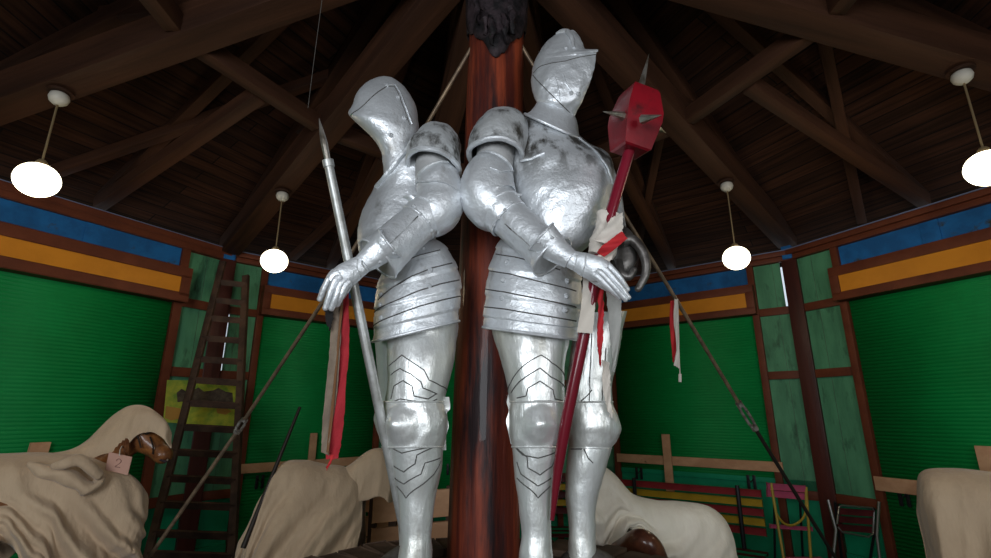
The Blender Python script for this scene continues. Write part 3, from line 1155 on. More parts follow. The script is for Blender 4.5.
# arm
LPB, o = pauldron(K, [(433, 167, 1.78, 26, 14), (434, 155, 1.80, 26.5, 12), (437, 143, 1.83, 23, 8), (438, 134, 1.85, 17, 5), (438, 129, 1.86, 8, 0)], 42, 'silver_worn')
UBm = Loft([(437, 145, 1.82, 17), (434, 165, 1.80, 18.5), (435, 190, 1.78, 19)], .95, view=False, dent=.001)
part('upper_arm', UBm.build(nu=12), M['armcloth'], K)
EB = Loft([(434, 174, 1.78, 19), (438, 182, 1.775, 22.5), (440.5, 194, 1.77, 23.5), (439, 206, 1.76, 24.5), (433, 215, 1.75, 23), (425, 220, 1.74, 20)], .95, view=False, dent=.002)
e = part('elbow_plate', EB.build(nu=36), M['silver'], K)
part('rim', EB.around(.02, .006), M['silver_worn'], e)
part('engraved_line', EB.line([(418, 184), (430, 182), (445, 183), (456, 190)], .003, off=.004), M['silver'], e)
bm = B()
tube(bm, [at(416, 207, 1.715), at(411, 199, 1.70), at(403, 197, 1.705)], [.022, .019, .004], 10, 4, .5)
part('elbow_tip', bm, M['silver'], e)
BBn = Loft([(427.5, 214, 1.745, 22), (422, 219.5, 1.735, 21.5), (418, 223, 1.73, 20.5)], .95, view=False, dent=.0008)
cf = part('cuff_band', BBn.build(nu=8), M['silver'], K)
part('rim', BBn.around(0, .004), M['silver'], cf)
part('rim', BBn.around(1, .004), M['silver'], cf)
rivets(BBn, cf, [(414, 206), (420, 215), (427, 224), (431, 230)], .006)
FB = Loft([(424, 217, 1.735, 20), (411, 229, 1.71, 20.5), (396, 243, 1.68, 21.5), (385, 253, 1.66, 23), (378, 259, 1.65, 24)], .90, view=False, dent=.0015)
fb = part('forearm_plate', FB.build(nu=24), M['silver'], K)
grooves(FB, fb, [[(418, 216), (404, 230), (390, 244)]], .0025, 'silver_worn')
part('rim', FB.around(1, .005), M['silver'], fb)
CB = Loft([(390, 243, 1.60, 17), (382, 249, 1.605, 15), (373, 256, 1.60, 12.5), (363, 264, 1.59, 10)], .85, view=False, dent=.0012)
gb = part('gauntlet', CB.build(nu=18), M['silver'], K)
part('rim', CB.around(0, .0045), M['silver'], gb)
rivets(CB, gb, [(384, 234), (386, 240), (394, 253), (380, 262)], .005)
bm = B()
HD = Loft([(366, 262, 1.592, 9.2), (357, 268, 1.585, 11), (347, 275, 1.575, 13), (338, 281, 1.57, 12), (333, 285, 1.565, 9)], .55, view=False, dent=.0015)
HD.build(bm, nu=20, nt=32)
q = 1.56
s_ = mpp(330, 295, q)
for (x0, y0), (xm, ym), (x1, y1), dy in (((331, 276), (325, 287), (320, 299), .006), ((335, 281), (330, 294), (325.5, 308), -.004),
                                         ((340, 285), (336, 297), (331.5, 308.5), -.006), ((345, 286), (341, 296), (337, 304.5), .002)):
    finger(bm, [at(x0 + 4, y0 - 4, q + dy), at(x0, y0, q + dy - .006), at(xm, ym, q + dy - .002), at(x1, y1, q + dy + .012)], 4.2 * s_, 3.0 * s_)
finger(bm, [at(356, 276, 1.60), at(350, 284, 1.615), at(345, 293, 1.625), at(340, 300, 1.63)], .0125, .009)
hnd = part('hand', bm, M['silver'], gb)
for ln in ([(363, 256), (362, 264), (367, 271)], [(358, 259), (357, 268), (361, 277)], [(337, 270), (342, 277), (349, 287)]):
    part('engraved_line', HD.line(ln, .0025), M['silver_worn'], hnd)

# ------------------------------------------------------------------ weapons and ribbons
lance = thing('lance', 'thin silver lance with leaf-shaped point, leaning past the left knight', 'lance', at(412, 561, 1.99))
tip = at(319, 118, 1.50)
bot = at(411, 562, 1.93)


def lp(px_y):
    # point on the lance at a given picture height
    lo, hi = 0.0, 1.0
    for _ in range(40):
        m_ = (lo + hi) / 2
        if proj(tip.lerp(bot, m_))[1] < px_y:
            lo = m_
        else:
            hi = m_
    return tip.lerp(bot, lo)


bm = B()
tube(bm, [lp(162), lp(300), lp(430), bot], [.0155, .017, .017, .018], 14)
part('shaft', bm, M['lance'], lance)
bm = B()
tube(bm, [tip, lp(128), lp(142), lp(158), lp(164)], [.001, .010, .019, .017, .013], 8, 3, .6)
part('point', bm, M['steel'], lance)
bm = B()
tube(bm, [lp(160), lp(167)], [.019, .019], 14)
part('collar', bm, M['lance'], lance)

mace = thing('mace', 'dark red mace with spiked faceted head and long shaft, against the right knight', 'mace', at(552, 521, 1.80))
mtop = at(639.5, 92, 1.60)
mbot = at(630, 152, 1.62)
mend = at(552, 520, 1.78)
bm = B()
tube(bm, [mbot + (mtop - mbot) * .1, at(605, 235, 1.64), at(584, 335, 1.69), at(561.5, 447, 1.75), mend], [.0205, .0205, .0205, .019, .007], 16, 4)
part('shaft', bm, M['shaft'], mace)
ax = (mtop - mbot).normalized()
wv = ((mtop + mbot) / 2 - CAM).normalized()
sd = wv.cross(ax).normalized()
fr = sd.cross(ax).normalized()
Lh = (mtop - mbot).length
bm = B()
prof = [(0, .066), (.02, .078), (.45, .104), (.60, .104), (.94, .080), (1.0, .070)]
rings = []
HEXA = [math.radians(a) for a in (107, 17, -73, -163)]
for f, r in prof:
    rings.append([bm.verts.new(mbot + ax * Lh * f + (sd * math.cos(a) + fr * math.sin(a)) * r * .97) for a in HEXA])
for a, b in zip(rings, rings[1:]):
    for j in range(4):
        bm.faces.new((a[j], a[(j + 1) % 4], b[(j + 1) % 4], b[j]))
bm.faces.new(rings[0])
bm.faces.new(rings[-1])
part('mace_head', bm, M['mace'], mace, 15)


def spike(base, tip_, r):
    bm = B()
    tube(bm, [base, base.lerp(tip_, .15), tip_], [r, r * .85, .0008], 6)
    part('spike', bm, M['steel'], mace, 20)


spike(mtop - ax * .01, at(649, 54, 1.60), .018)
spike(at(624, 116, 1.55), at(603, 111.5, 1.50), .016)
spike(at(642, 119.5, 1.51), at(661.5, 115, 1.45), .017)
spike(at(655, 126, 1.62), at(666, 133, 1.66), .015)
spike(at(634, 118, 1.72), at(628, 106, 1.82), .015)

cl = thing('cloth_wrap', 'white and red rags knotted round the mace shaft by the right knight hand', 'rag', at(600, 268, 1.60))
def rag(rows_, m, name, Y, seed=0, fray=.02, wav=.006, parent=cl):
    bm = B()
    strip(bm, [(at(a, y, Y + dy), at(b, y2, Y + dy)) for (a, y, b, y2, dy) in rows_], .0016, 6, wav, fray, seed)
    return part(name, bm, M[m], parent)


bm = B()
LW = Loft([(611, 214, 1.645, 9), (609, 222, 1.645, 12), (606, 234, 1.645, 13.5), (603, 246, 1.65, 13), (600, 256, 1.655, 12)], .8, view=False, dent=.008, dfreq=22)
part('wrap', LW.build(nu=16, nt=28), M['white_cloth'], cl, 50)
rag([(611, 218, 622, 213, -.03), (605, 228, 623, 226, -.045), (597, 237, 622, 240, -.05), (594, 240, 616, 250, -.045)], 'white_cloth', 'loose_flap', 1.62, 3, .05)
rag([(621, 232, 628, 238, -.05), (611, 239, 620, 245, -.065), (602, 246, 611, 252, -.06), (597, 252, 604, 257, -.04)], 'red_cloth', 'red_band', 1.61, 1, .02)
rag([(602, 252, 616, 250, -.03), (594, 258, 612, 258, -.04), (588, 264, 606, 268, -.03), (586, 267, 598, 272, -.02)], 'white_cloth', 'lower_flap', 1.62, 5, .04)
rag([(583, 270, 598, 272, .0), (583, 286, 597, 288, .0), (581, 305, 595, 308, -.01), (577, 332, 592, 334, -.015)], 'white_cloth', 'hanging_strip', 1.66, 2, .015)
rag([(597, 286, 603, 286, 0), (598, 305, 604, 305, 0), (597, 330, 603, 332, 0), (598, 350, 602, 352, 0), (599, 364, 601, 366, 0)], 'red_cloth', 'red_strip', 1.67, 4, .10)
rag([(605, 278, 622, 276, .03), (607, 305, 621, 305, .03), (610, 335, 620, 335, .02), (612, 360, 616, 362, .02), (612, 371, 614, 372, .02)], 'grey_cloth', 'grey_strip', 1.73, 6, .05)
rag([(602, 360, 609, 362, .0), (603, 380, 610, 380, 0), (604, 398, 611, 400, -.01), (608, 412, 612, 418, -.01)], 'white_cloth', 'frayed_tail', 1.78, 8, .10)

rb = thing('ribbon', 'red and tan frayed ribbons hanging below the left knight hand', 'ribbon', at(331, 458, 1.58))
rag([(333, 300, 343, 298, 0), (330, 340, 341, 342, 0), (326, 390, 337, 392, 0), (322, 430, 331, 432, 0), (321, 452, 329, 455, 0)], 'tan_cloth', 'tan_strip', 1.62, 1, .03, .004, rb)
rag([(341, 305, 343, 305, 0), (337, 345, 339.5, 345, 0), (332, 400, 334.5, 400, 0), (326.5, 452, 329, 454, 0)], 'brown_cloth', 'brown_edge', 1.615, 1, .03, .002, rb)
rag([(342, 292, 349, 292, 0), (339, 325, 349, 326, 0), (335, 362, 348, 364, 0), (332, 400, 345, 402, 0), (327, 440, 341, 442, 0), (325, 460, 339, 458, 0)], 'pinkred_cloth', 'red_strip', 1.63, 3, .03, .006, rb)
rag([(331, 455, 334, 455, 0), (329, 462, 331, 463, 0), (326, 468, 327, 469, 0)], 'red_cloth', 'loose_thread', 1.63, 3, .1, .002, rb)
rag([(324, 306, 334, 304, 0), (325, 316, 333, 318, 0), (327, 326, 330, 330, 0)], 'plain_black', 'dark_strip', 1.605, 3, .1, .002, rb)  # plain dark strip below the fingertips

# tie rods running from the post top to the carousel deck
def tie_rod(name, label, pts, buck, seed):
    t = thing(name, label, 'rod', pts[-1])
    bm = B()
    tube(bm, [pts[0], pts[1], buck[0]], .0105, 10)
    part('upper_rod', bm, M['rod'], t)
    bm = B()
    tube(bm, [buck[1], pts[-1]], .011, 10)
    part('lower_rod', bm, M['rod'] if seed == 0 else M['rod_dark'], t)
    bm = B()
    d = (buck[1] - buck[0])
    sdv = d.cross(V((0, 1, 0))).normalized() * .016
    for s__ in (-1, 1):
        tube(bm, [buck[0] + d * .1 + sdv * s__ * .6, buck[0] + d * .3 + sdv * s__, buck[0] + d * .7 + sdv * s__, buck[0] + d * .9 + sdv * s__ * .6], .0085, 8)
    for f in (.0, .85):
        tube(bm, [buck[0] + d * f, buck[0] + d * (f + .15)], .020, 6)
    part('turnbuckle', bm, M['buckle'], t)
    return t


tie_rod('tie_rod', 'tie rod with turnbuckle slanting down to the left, in front of the ladder',
        [at(472, 47, 2.14), at(322, 303, 2.62), at(150, 556, 3.05)], [at(245, 419, 2.93), at(236, 433, 2.95)], 0)
tie_rod('tie_rod', 'tie rod with turnbuckle slanting down to the right, passing the chairs',
        [at(519, 42, 2.16), at(672, 293, 2.62), at(838, 562, 3.6)], [at(738, 402, 3.0), at(756, 430, 3.05)], 1)

fl = thing('flag_ribbon', 'red and white furled ribbon hanging on the right-hand tie rod', 'ribbon', at(675, 370, 2.62))
rag([(670, 301, 675, 300, 0), (670, 320, 676, 320, 0), (671, 345, 677, 346, 0), (673, 362, 677, 364, 0)], 'red_cloth', 'red_strip', 2.60, 2, .05, .006, fl)
rag([(674, 299, 678, 299, 0), (674, 320, 678, 322, 0), (676, 345, 679, 346, 0), (674, 365, 679, 369, 0)], 'white_cloth', 'white_strip', 2.585, 2, .05, .006, fl)
bm = B()
tube(bm, [at(678, 305, 2.6), at(679, 350, 2.6), at(680, 374, 2.6)], .0025, 6)
tube(bm, [at(680, 374, 2.6), at(680, 382, 2.6)], .008, 8)
part('string', bm, M['white_cloth'], fl)

bm = B()
tube(bm, [at(322, 0, 2.35), at(314, 60, 2.5), at(308, 108, 2.6)], .0016, 6)
single('hanging_wire', bm, M['wire'], 'fine wire hanging from the beams above the lance point', 'wire')


# ------------------------------------------------------------------ pendant lamps
def lamp_point(i, px):
    a, b = BEAMS[i]
    lo, hi = .15, 1.0
    f0 = proj(a.lerp(b, lo))[0] - px
    for _ in range(50):
        m_ = (lo + hi) / 2
        f = proj(a.lerp(b, m_))[0] - px
        if (f > 0) == (f0 > 0):
            lo = m_
        else:
            hi = m_
    return a.lerp(b, lo)


def make_lamp(drop):
    t = thing('pendant_lamp', '', 'lamp')
    bm = B()
    lathe(bm, [(.055, .0), (.072, -.008), (.072, -.018), (.040, -.022)], n=24)
    part('ceiling_plate', bm, M['beam'], t)
    bm = B()
    lathe(bm, [(.030, -.015), (.050, -.03), (.056, -.055), (.048, -.08), (.028, -.098), (.008, -.103)], n=24)
    part('ceramic_cap', bm, M['ceramic'], t)
    bm = B()
    tube(bm, [V((0, 0, -.09)), V((0, 0, -drop + .1))], .006, 8)
    part('cord', bm, M['brass'], t)
    bm = B()
    lathe(bm, [(.018, -drop + .135), (.030, -drop + .12), (.034, -drop + .09)], n=20)
    part('globe_neck', bm, M['brass'], t)
    bm = B()
    R_, h_ = .114, .104
    lathe(bm, [(max(R_ * math.sin(PI * i / 20), .002), -drop + h_ * math.cos(PI * i / 20)) for i in range(21)], n=40)
    part('globe', bm, M['globe'], t, 80)
    return t


# beam index: poly = [V5,V4L,V3L,V2L,V1L,V0L,V0R,V1R,V2R,...]
LS = [(3, 61, .68, 'leftmost lit globe lamp, hanging large near the left edge of the roof', (33, 180)),
      (4, 283, .60, 'lit globe lamp hanging above the green shutter left of the knights', (272, 261)),
      (7, 726, .60, 'lit globe lamp hanging above the green shutter right of the mace', (737, 258)),
      (8, 960, .68, 'rightmost lit globe lamp, hanging large near the right edge of the roof', (980, 168))]
for i, px, drop, label, gpx in LS:
    p = lamp_point(i, px)
    lo, hi = .3, 1.5
    for _ in range(40):
        m_ = (lo + hi) / 2
        if proj(p + V((0, 0, -m_)))[1] < gpx[1]:
            lo = m_
        else:
            hi = m_
    t = make_lamp(lo)
    t['label'] = label
    t['group'] = 'pendant globe lamps on the roof beams'
    t.location = p
    l = bpy.data.lights.new('bulb', 'POINT')
    l.energy = 9
    l.color = (1, .80, .52)
    l.shadow_soft_size = .13
    lo_ = bpy.data.objects.new('bulb', l)
    C.objects.link(lo_)
    lo_.location = (0, 0, -lo - .15)
    lo_.parent = t


# ------------------------------------------------------------------ horses and dust sheets
def fold(x, s, amp, seed):
    """folds along the length x, growing with s (0 at the top, 1 at the hem)"""
    a = x * 26 + seed + 1.6 * math.sin(x * 5 + seed) + 1.2 * noise.noise(V((x * 3, s * 2, seed)))
    b = x * 58 + seed * 2 + s * 2.5 + 1.8 * noise.noise(V((x * 5, s * 3, seed + 5)))
    f = (1 - 1.7 * abs(math.sin(a / 2)) ** 1.5) * .75 + (1 - 1.7 * abs(math.sin(b / 2))) * .42 + noise.noise(V((x * 6, s * 2, seed))) * .7
    return f * amp * min(1, s * 1.25)


def drape(bm, st, across, seed=0, amp=.05, ns=56, k=12, sag=.0, lean=0):
    """sheet over a body. station = (top point, half width, near hem z, far hem z, flare)"""
    P = [np.array([*s[0], s[1], s[2], s[3], s[4]]) for s in st]
    n = (len(P) - 1) * k
    rows_ = []
    x = 0
    prev = None
    for i in range(n + 1):
        q = cr(P, i / n)
        T = V(q[:3])
        w_, hn, hf, fl_ = q[3:]
        w_ = max(w_, .01)
        if prev is not None:
            x += (T - prev).length
        prev = T
        row = []
        for j in range(ns + 1):
            s = j / ns * 2 - 1
            sg = 1 if s >= 0 else -1
            a = abs(s)
            hem = hn if sg > 0 else hf
            H = T.z - hem
            if a < .4:
                g = a / .4 * PI / 2
                off = w_ * math.sin(g)
                dz = min(w_ * .9, H * .5) * (1 - math.cos(g))
                sf = .15 * a / .4
            else:
                g = (a - .4) / .6
                off = w_ + fl_ * g
                d0 = min(w_ * .9, H * .5)
                dz = d0 + (H - d0) * g
                sf = .15 + .85 * g
            off += fold(x + lean * sf, sf, amp, seed)
            dz += fold(x * 1.3 + 7, sf, amp * .25, seed + 3)
            p = T + across * (off * sg)
            p.z -= dz
            p += V((noise.noise(p * 7), noise.noise(p * 7 + V((9, 0, 0))), noise.noise(p * 7 + V((0, 9, 0))))) * .008
            row.append(bm.verts.new(p))
        rows_.append(row)
    for a, b in zip(rows_, rows_[1:]):
        for j in range(ns):
            bm.faces.new((a[j], a[j + 1], b[j + 1], b[j]))
    return bm


def sheet_part(name, bm, m, parent):
    o = part(name, bm, M[m], parent, 180)
    md = o.modifiers.new('sub', 'SUBSURF')
    md.levels = md.render_levels = 1
    solid(o, .006)
    return o


def horse_mesh(F0, R0, neck, deck, scale=1.0, headpts=None, knee=None):
    """one continuous carved horse body: F0 chest point, R0 rump point (both on the spine line), neck top"""
    bm = B()
    d = (F0 - R0).normalized()
    sdv = d.cross(V((0, 0, 1))).normalized()
    b = .145 * scale
    F0 = F0 - V((0, 0, .05))
    R0 = R0 - V((0, 0, .05))
    tube(bm, [R0 - d * .03 + V((0, 0, -b * 1.1)), R0 + d * .08 + V((0, 0, -b)), R0.lerp(F0, .5) + V((0, 0, -b * 1.15)), F0 - d * .08 + V((0, 0, -b)), F0 + d * .03 + V((0, 0, -b * 1.1))],
         [b * .5, b * .98, b, b, b * .5], 20, 5)
    tube(bm, [F0 - d * .14 + V((0, 0, -b * 1.0)), F0.lerp(neck, .5), neck], [b * .82, b * .58, b * .42], 16, 4)
    for (base, s, kn) in ((F0 - d * .08, 1, 0), (F0 - d * .08, -1, 0), (R0 + d * .08, 1, 0), (R0 + d * .08, -1, 0)):
        top = base + sdv * s * b * .5 + V((0, 0, -b * 1.4))
        z0 = top.z
        fwd = 1 if base is not None else 1
        mid = V((top.x, top.y, deck + (z0 - deck) * .45)) + d * .05
        low = V((top.x, top.y, deck + .07)) - d * .02
        tube(bm, [top, mid, low, V((low.x, low.y, deck + .01)) + d * .03], [b * .55, b * .30, b * .22, b * .32], 12, 4)
    if headpts:
        tube(bm, [p for p, r in headpts], [r for p, r in headpts], 16, 4)
    return bm


def remesh(o, v=.02):
    md = o.modifiers.new('remesh', 'REMESH')
    md.mode = 'VOXEL'
    md.voxel_size = v
    md.use_smooth_shade = True
    md = o.modifiers.new('smooth', 'SMOOTH')
    md.iterations = 3


DECK = .42
deck = thing('carousel_deck', 'dark timber carousel deck round the plinth under the covered horses', 'platform', (0, 2.15, 0))
bm = B()
n_ = 72
for (r0, r1, z0, z1) in ((.98, 2.95, DECK - .07, DECK),):
    ring = []
    for i in range(n_):
        a = 2 * PI * i / n_
        c, s = math.cos(a), math.sin(a)
        ring.append([bm.verts.new(V((r * c, 2.15 + r * s, z))) for r, z in ((r0, z0), (r1, z0), (r1, z1), (r0, z1))])
    for i in range(n_):
        a, b = ring[i], ring[(i + 1) % n_]
        for j in range(4):
            bm.faces.new((a[j], a[(j + 1) % 4], b[(j + 1) % 4], b[j]))
part('deck_boards', bm, M['plinth'], deck)
for i in range(12):
    a = 2 * PI * (i + .5) / 12
    bm = B()
    for r in (1.2, 2.8):
        c = V((r * math.cos(a), 2.15 + r * math.sin(a), 0))
        tube(bm, [c, c + V((0, 0, DECK - .06))], .05, 8)
    part('leg', bm, M['plinth'], deck)

SH = 'carousel horses under dust sheets'
# -- horse at the left, head showing
ch = at(112, 462, 2.95)
rp = at(-95, 462, 2.35)
nk = at(124, 440, 3.05)
h1 = thing('carousel_horse', 'brown carved carousel horse at the left, head peeping from its sheet', 'horse', (ch.x, ch.y, DECK))
Yh = 3.05
s_ = mpp(140, 440, Yh)
hp = [(at(125, 438, Yh), 10 * s_), (at(132, 430, Yh), 14 * s_), (at(141, 434, Yh), 15.5 * s_), (at(150, 443, Yh), 12 * s_), (at(158, 450, Yh), 9 * s_), (at(164, 456, Yh), 9 * s_), (at(168, 461, Yh), 5 * s_)]
b_ = part('body', horse_mesh(ch, rp, nk, DECK, .9, hp), M['horse'], h1)
remesh(b_, .016)
bm = B()
bmesh.ops.create_uvsphere(bm, u_segments=14, v_segments=10, radius=.016, matrix=Matrix.Translation(at(147, 432, Yh - .085)))
part('eye', bm, M['rod_dark'], h1)
bm = B()
tube(bm, [at(160, 460, Yh - .04), at(165, 461.5, Yh - .045), at(170, 460, Yh - .035)], [.005, .008, .004], 8)
part('mouth', bm, M['tar'], h1)
bm = B()
bmesh.ops.create_uvsphere(bm, u_segments=10, v_segments=8, radius=.007, matrix=Matrix.Translation(at(167.5, 460, Yh - .055)))
part('bit_ring', bm, M['steel'], h1)
bm = B()
for i in range(9):
    x = 104 + i * 3.2
    y = 456 - i * 2.6
    tube(bm, [at(x, y, Yh - .09), at(x - 3, y + 10, Yh - .12), at(x - 1, y + 20, Yh - .12)], [.014, .018, .005], 8, 3)
part('mane', bm, M['horse'], h1)
bm = B()
tube(bm, [at(130, 418, Yh - .075), at(137, 434, Yh - .102), at(141, 448, Yh - .085)], .004, 8, 3)
tube(bm, [at(150, 437, Yh - .06), at(153, 446, Yh - .072), at(153, 454, Yh - .055)], .004, 8, 3)
part('bridle', bm, M['rod_dark'], h1)

s1 = thing('dust_sheet', 'crumpled beige dust sheet on the left horse, hooded over its head', 'sheet', (ch.x, ch.y, .85), SH)
acr = V((.28, -.96, 0)).normalized()
dv = (ch - rp).normalized()
acr = V((dv.y, -dv.x, 0)).normalized()
st = []
for px, py, Y, w_, hn, hf, fl_ in ((-130, 470, 2.25, .12, .95, .9, .05), (-90, 458, 2.40, .19, .98, .9, .06), (-40, 455, 2.55, .20, 1.08, .9, .06), (10, 453, 2.68, .20, 1.06, .9, .07),
                                   (50, 453, 2.78, .20, .92, .9, .10), (80, 456, 2.86, .20, .74, .9, .14), (110, 464, 2.93, .20, .78, .9, .12), (132, 476, 2.99, .17, .80, .9, .10), (145, 492, 3.03, .08, .86, .9, .04)):
    st.append((at(px, py, Y), w_, hn, hf, fl_))
sheet_part('body_drape', drape(B(), st, acr, 2.2, .095, lean=-.6), 'sheet', s1)
# hood over neck and poll
hd = []
for px, py, Y, w_, drop in ((40, 455, 2.82, .12, .10), (70, 450, 2.90, .12, .10), (88, 441, 2.96, .11, .12), (103, 427, 3.0, .13, .15), (118, 413, 3.03, .145, .13), (133, 405, 3.05, .15, .08), (148, 407.5, 3.06, .14, .06), (160, 417, 3.07, .115, .06), (168, 430, 3.08, .07, .06)):
    T = at(px, py, Y)
    hd.append((T, w_, T.z - drop - w_ * .6, T.z - drop - w_ * .6, .02))
sheet_part('hood', drape(B(), hd, acr, 5.1, .012, ns=30), 'sheet', s1)
# rolled-up folds lying in front of the saddle
for ii, (pp, rr) in enumerate(([((28, 466), 2.52), ((45, 470), 2.55), ((62, 474), 2.58), ((78, 484), 2.6), ((92, 490), 2.62), ((98, 480), 2.66)],
                               [((52, 463), 2.60), ((66, 461), 2.62), ((80, 460), 2.66), ((90, 468), 2.68), ((97, 478), 2.68)]) and
                              ((([(28, 466), (45, 470), (62, 474), (78, 484), (92, 488), (98, 478)]), .045), (([(50, 465), (66, 463), (80, 461), (91, 468), (98, 478)]), .036))):
    bm = B()
    tube(bm, [at(x, y, 2.60 + i * .03) for i, (x, y) in enumerate(pp)], [.015] + [rr] * (len(pp) - 2) + [.02], 14, 6, .7)
    for v in bm.verts:
        v.co += V((noise.noise(v.co * 12), noise.noise(v.co * 12 + V((4, 0, 0))), noise.noise(v.co * 12 + V((0, 4, 0))))) * .02
    sheet_part('bunched_fold', bm, 'sheet', s1)

tg = thing('paper_tag', 'pinkish card tag marked 2 on the neck of the left horse', 'tag', at(118, 474, 2.82))
ta, tb, tc_, td = at(109, 452, 2.81), at(132, 457, 2.83), at(127.5, 475, 2.83), at(105, 470, 2.81)
bm = B()
vs = [bm.verts.new(p) for p in (ta, tb, tc_, td)] + [bm.verts.new(p + V((0, .004, 0))) for p in (ta, tb, tc_, td)]
for q in ((0, 1, 2, 3), (7, 6, 5, 4), (0, 4, 5, 1), (1, 5, 6, 2), (2, 6, 7, 3), (3, 7, 4, 0)):
    bm.faces.new([vs[i] for i in q])
part('card', bm, M['tag'], tg, 20)


def tagp(u, v):
    return ta.lerp(tb, u).lerp(td.lerp(tc_, u), v) + V((0, -.002, 0))


bm = B()
tube(bm, [tagp(*q) for q in ((.40, .38), (.43, .28), (.52, .25), (.60, .32), (.58, .44), (.48, .58), (.40, .70), (.50, .70), (.62, .70))], .0018, 6, 3)
part('numeral', bm, M['tagink'], tg)
bm = B()
tube(bm, [at(122, 446, 2.92), at(120, 450, 2.84), at(119.5, 455, 2.80)], .003, 6)
part('string', bm, M['white_cloth'], tg)

# -- covered horse behind the red ribbon
c2 = at(372, 472, 3.75)
r2 = at(285, 472, 3.55)
h2 = thing('carousel_horse', 'carousel horse hidden under the beige sheet left of the knights', 'horse', (c2.x, c2.y, DECK))
remesh(part('body', horse_mesh(at(350, 476, 3.65), at(292, 474, 3.55), at(376, 462, 3.72), DECK, .72), M['horse'], h2), .018)
s2 = thing('dust_sheet', 'beige dust sheet fully hooding the horse behind the red ribbon', 'sheet', (c2.x, c2.y, .6), SH)
st = []
ac2 = V((.10, -.995, 0))
for px, py, Y, w_, hn, hf, fl_ in ((240, 540, 3.42, .03, .60, .60, .02), (252, 520, 3.44, .09, .57, .60, .10), (268, 487, 3.46, .14, .59, .62, .22), (284, 463, 3.50, .17, .62, .62, .26), (305, 461, 3.54, .17, .66, .62, .24),
                                   (328, 465, 3.58, .17, .69, .62, .20), (345, 468, 3.62, .16, .70, .62, .17), (358, 476, 3.66, .13, .68, .62, .12), (365, 492, 3.68, .08, .67, .62, .05)):
    st.append((at(px, py, Y), w_, hn, hf, fl_))
sheet_part('body_drape', drape(B(), st, ac2, 4.4, .085, lean=.35), 'sheet', s2)
hd = []
for px, py, Y, w_, dr in ((335, 472, 3.62, .10, .10), (350, 465, 3.66, .11, .16), (362, 455, 3.69, .115, .20), (374, 449, 3.71, .115, .22), (384, 450, 3.73, .11, .20), (392, 460, 3.75, .08, .17), (395, 472, 3.76, .03, .10)):
    T = at(px, py, Y)
    hd.append((T, w_, T.z - dr - .09, T.z - dr - .09, .01))
sheet_part('hood', drape(B(), hd, ac2, 1.4, .016, ns=30), 'sheet', s2)

# -- pale covered horse behind the right knight
h3 = thing('carousel_horse', 'carousel horse under the pale sheet behind the right knight, brown knee showing', 'horse', at(680, 560, 3.2))
h3.location.z = DECK
ORG[h3] = V(h3.location)
remesh(part('body', horse_mesh(at(652, 522, 3.2), at(712, 522, 3.3), at(610, 496, 3.15), DECK, .74), M['horse'], h3), .018)
bm = B()
s_ = mpp(645, 545, 2.75)
tube(bm, [at(612, 552, 3.02), at(628, 546, 2.86), at(640, 541, 2.76), at(652, 548, 2.74), at(662, 566, 2.76), at(668, 590, 2.80)], [7 * s_, 10 * s_, 11.5 * s_, 11 * s_, 8 * s_, 6 * s_], 18, 5)
part('raised_foreleg', bm, M['horse_knee'], h3)
s3 = thing('dust_sheet', 'pale off-white dust sheet on the horse behind the right knight', 'sheet', at(690, 556, 3.1), SH)
ac3 = V((-.08, -.997, 0))
st = []
for px, py, Y, w_, hn, hf, fl_ in ((571, 474, 3.08, .03, 1.12, 1.1, .01), (575, 460, 3.09, .07, 1.10, 1.1, .01), (584, 455, 3.10, .09, 1.0, 1.0, .02), (597, 462, 3.11, .10, .90, .9, .04), (612, 472, 3.12, .11, .98, .8, .05), (632, 493, 3.14, .13, 1.02, .75, .03), (655, 501, 3.17, .15, .82, .7, .05),
                                   (680, 502, 3.20, .16, .62, .6, .08), (703, 505, 3.23, .16, .58, .6, .10), (718, 514, 3.26, .14, .58, .6, .09), (727, 527, 3.28, .10, .60, .6, .06), (732, 545, 3.29, .03, .62, .6, .02)):
    st.append((at(px, py, Y), w_, hn, hf, fl_))
sheet_part('body_drape', drape(B(), st, ac3, 7.7, .06, lean=.4), 'sheet_pale', s3)

# -- covered horse at the right edge
h4 = thing('carousel_horse', 'carousel horse hidden under the tan sheet at the right edge', 'horse', at(990, 560, 2.6))
h4.location.z = DECK
ORG[h4] = V(h4.location)
remesh(part('body', horse_mesh(at(1090, 500, 2.45), at(965, 492, 2.75), at(1140, 430, 2.45), DECK, .9), M['horse'], h4), .018)
s4 = thing('dust_sheet', 'tan dust sheet over the horse rump at the right edge', 'sheet', at(990, 556, 2.6), SH)
st = []
ex4 = (at(1060, 478, 2.50) - at(925, 470, 2.80)).normalized()
ac4 = V((ex4.y, -ex4.x, 0)).normalized()
for px, py, Y, w_, hn, hf, fl_ in ((917, 510, 2.86, .03, .75, .75, .0), (917, 488, 2.85, .10, .72, .7, .02), (921, 474, 2.84, .17, .70, .7, .04), (935, 469, 2.80, .20, .70, .7, .05), (965, 469, 2.73, .21, .70, .7, .06),
                                   (1000, 474, 2.66, .21, .70, .7, .06), (1060, 480, 2.54, .20, .70, .7, .05), (1110, 484, 2.45, .18, .75, .7, .05)):
    st.append((at(px, py, Y), w_, hn, hf, fl_))
sheet_part('body_drape', drape(B(), st, ac4, 9.1, .06), 'sheet', s4)

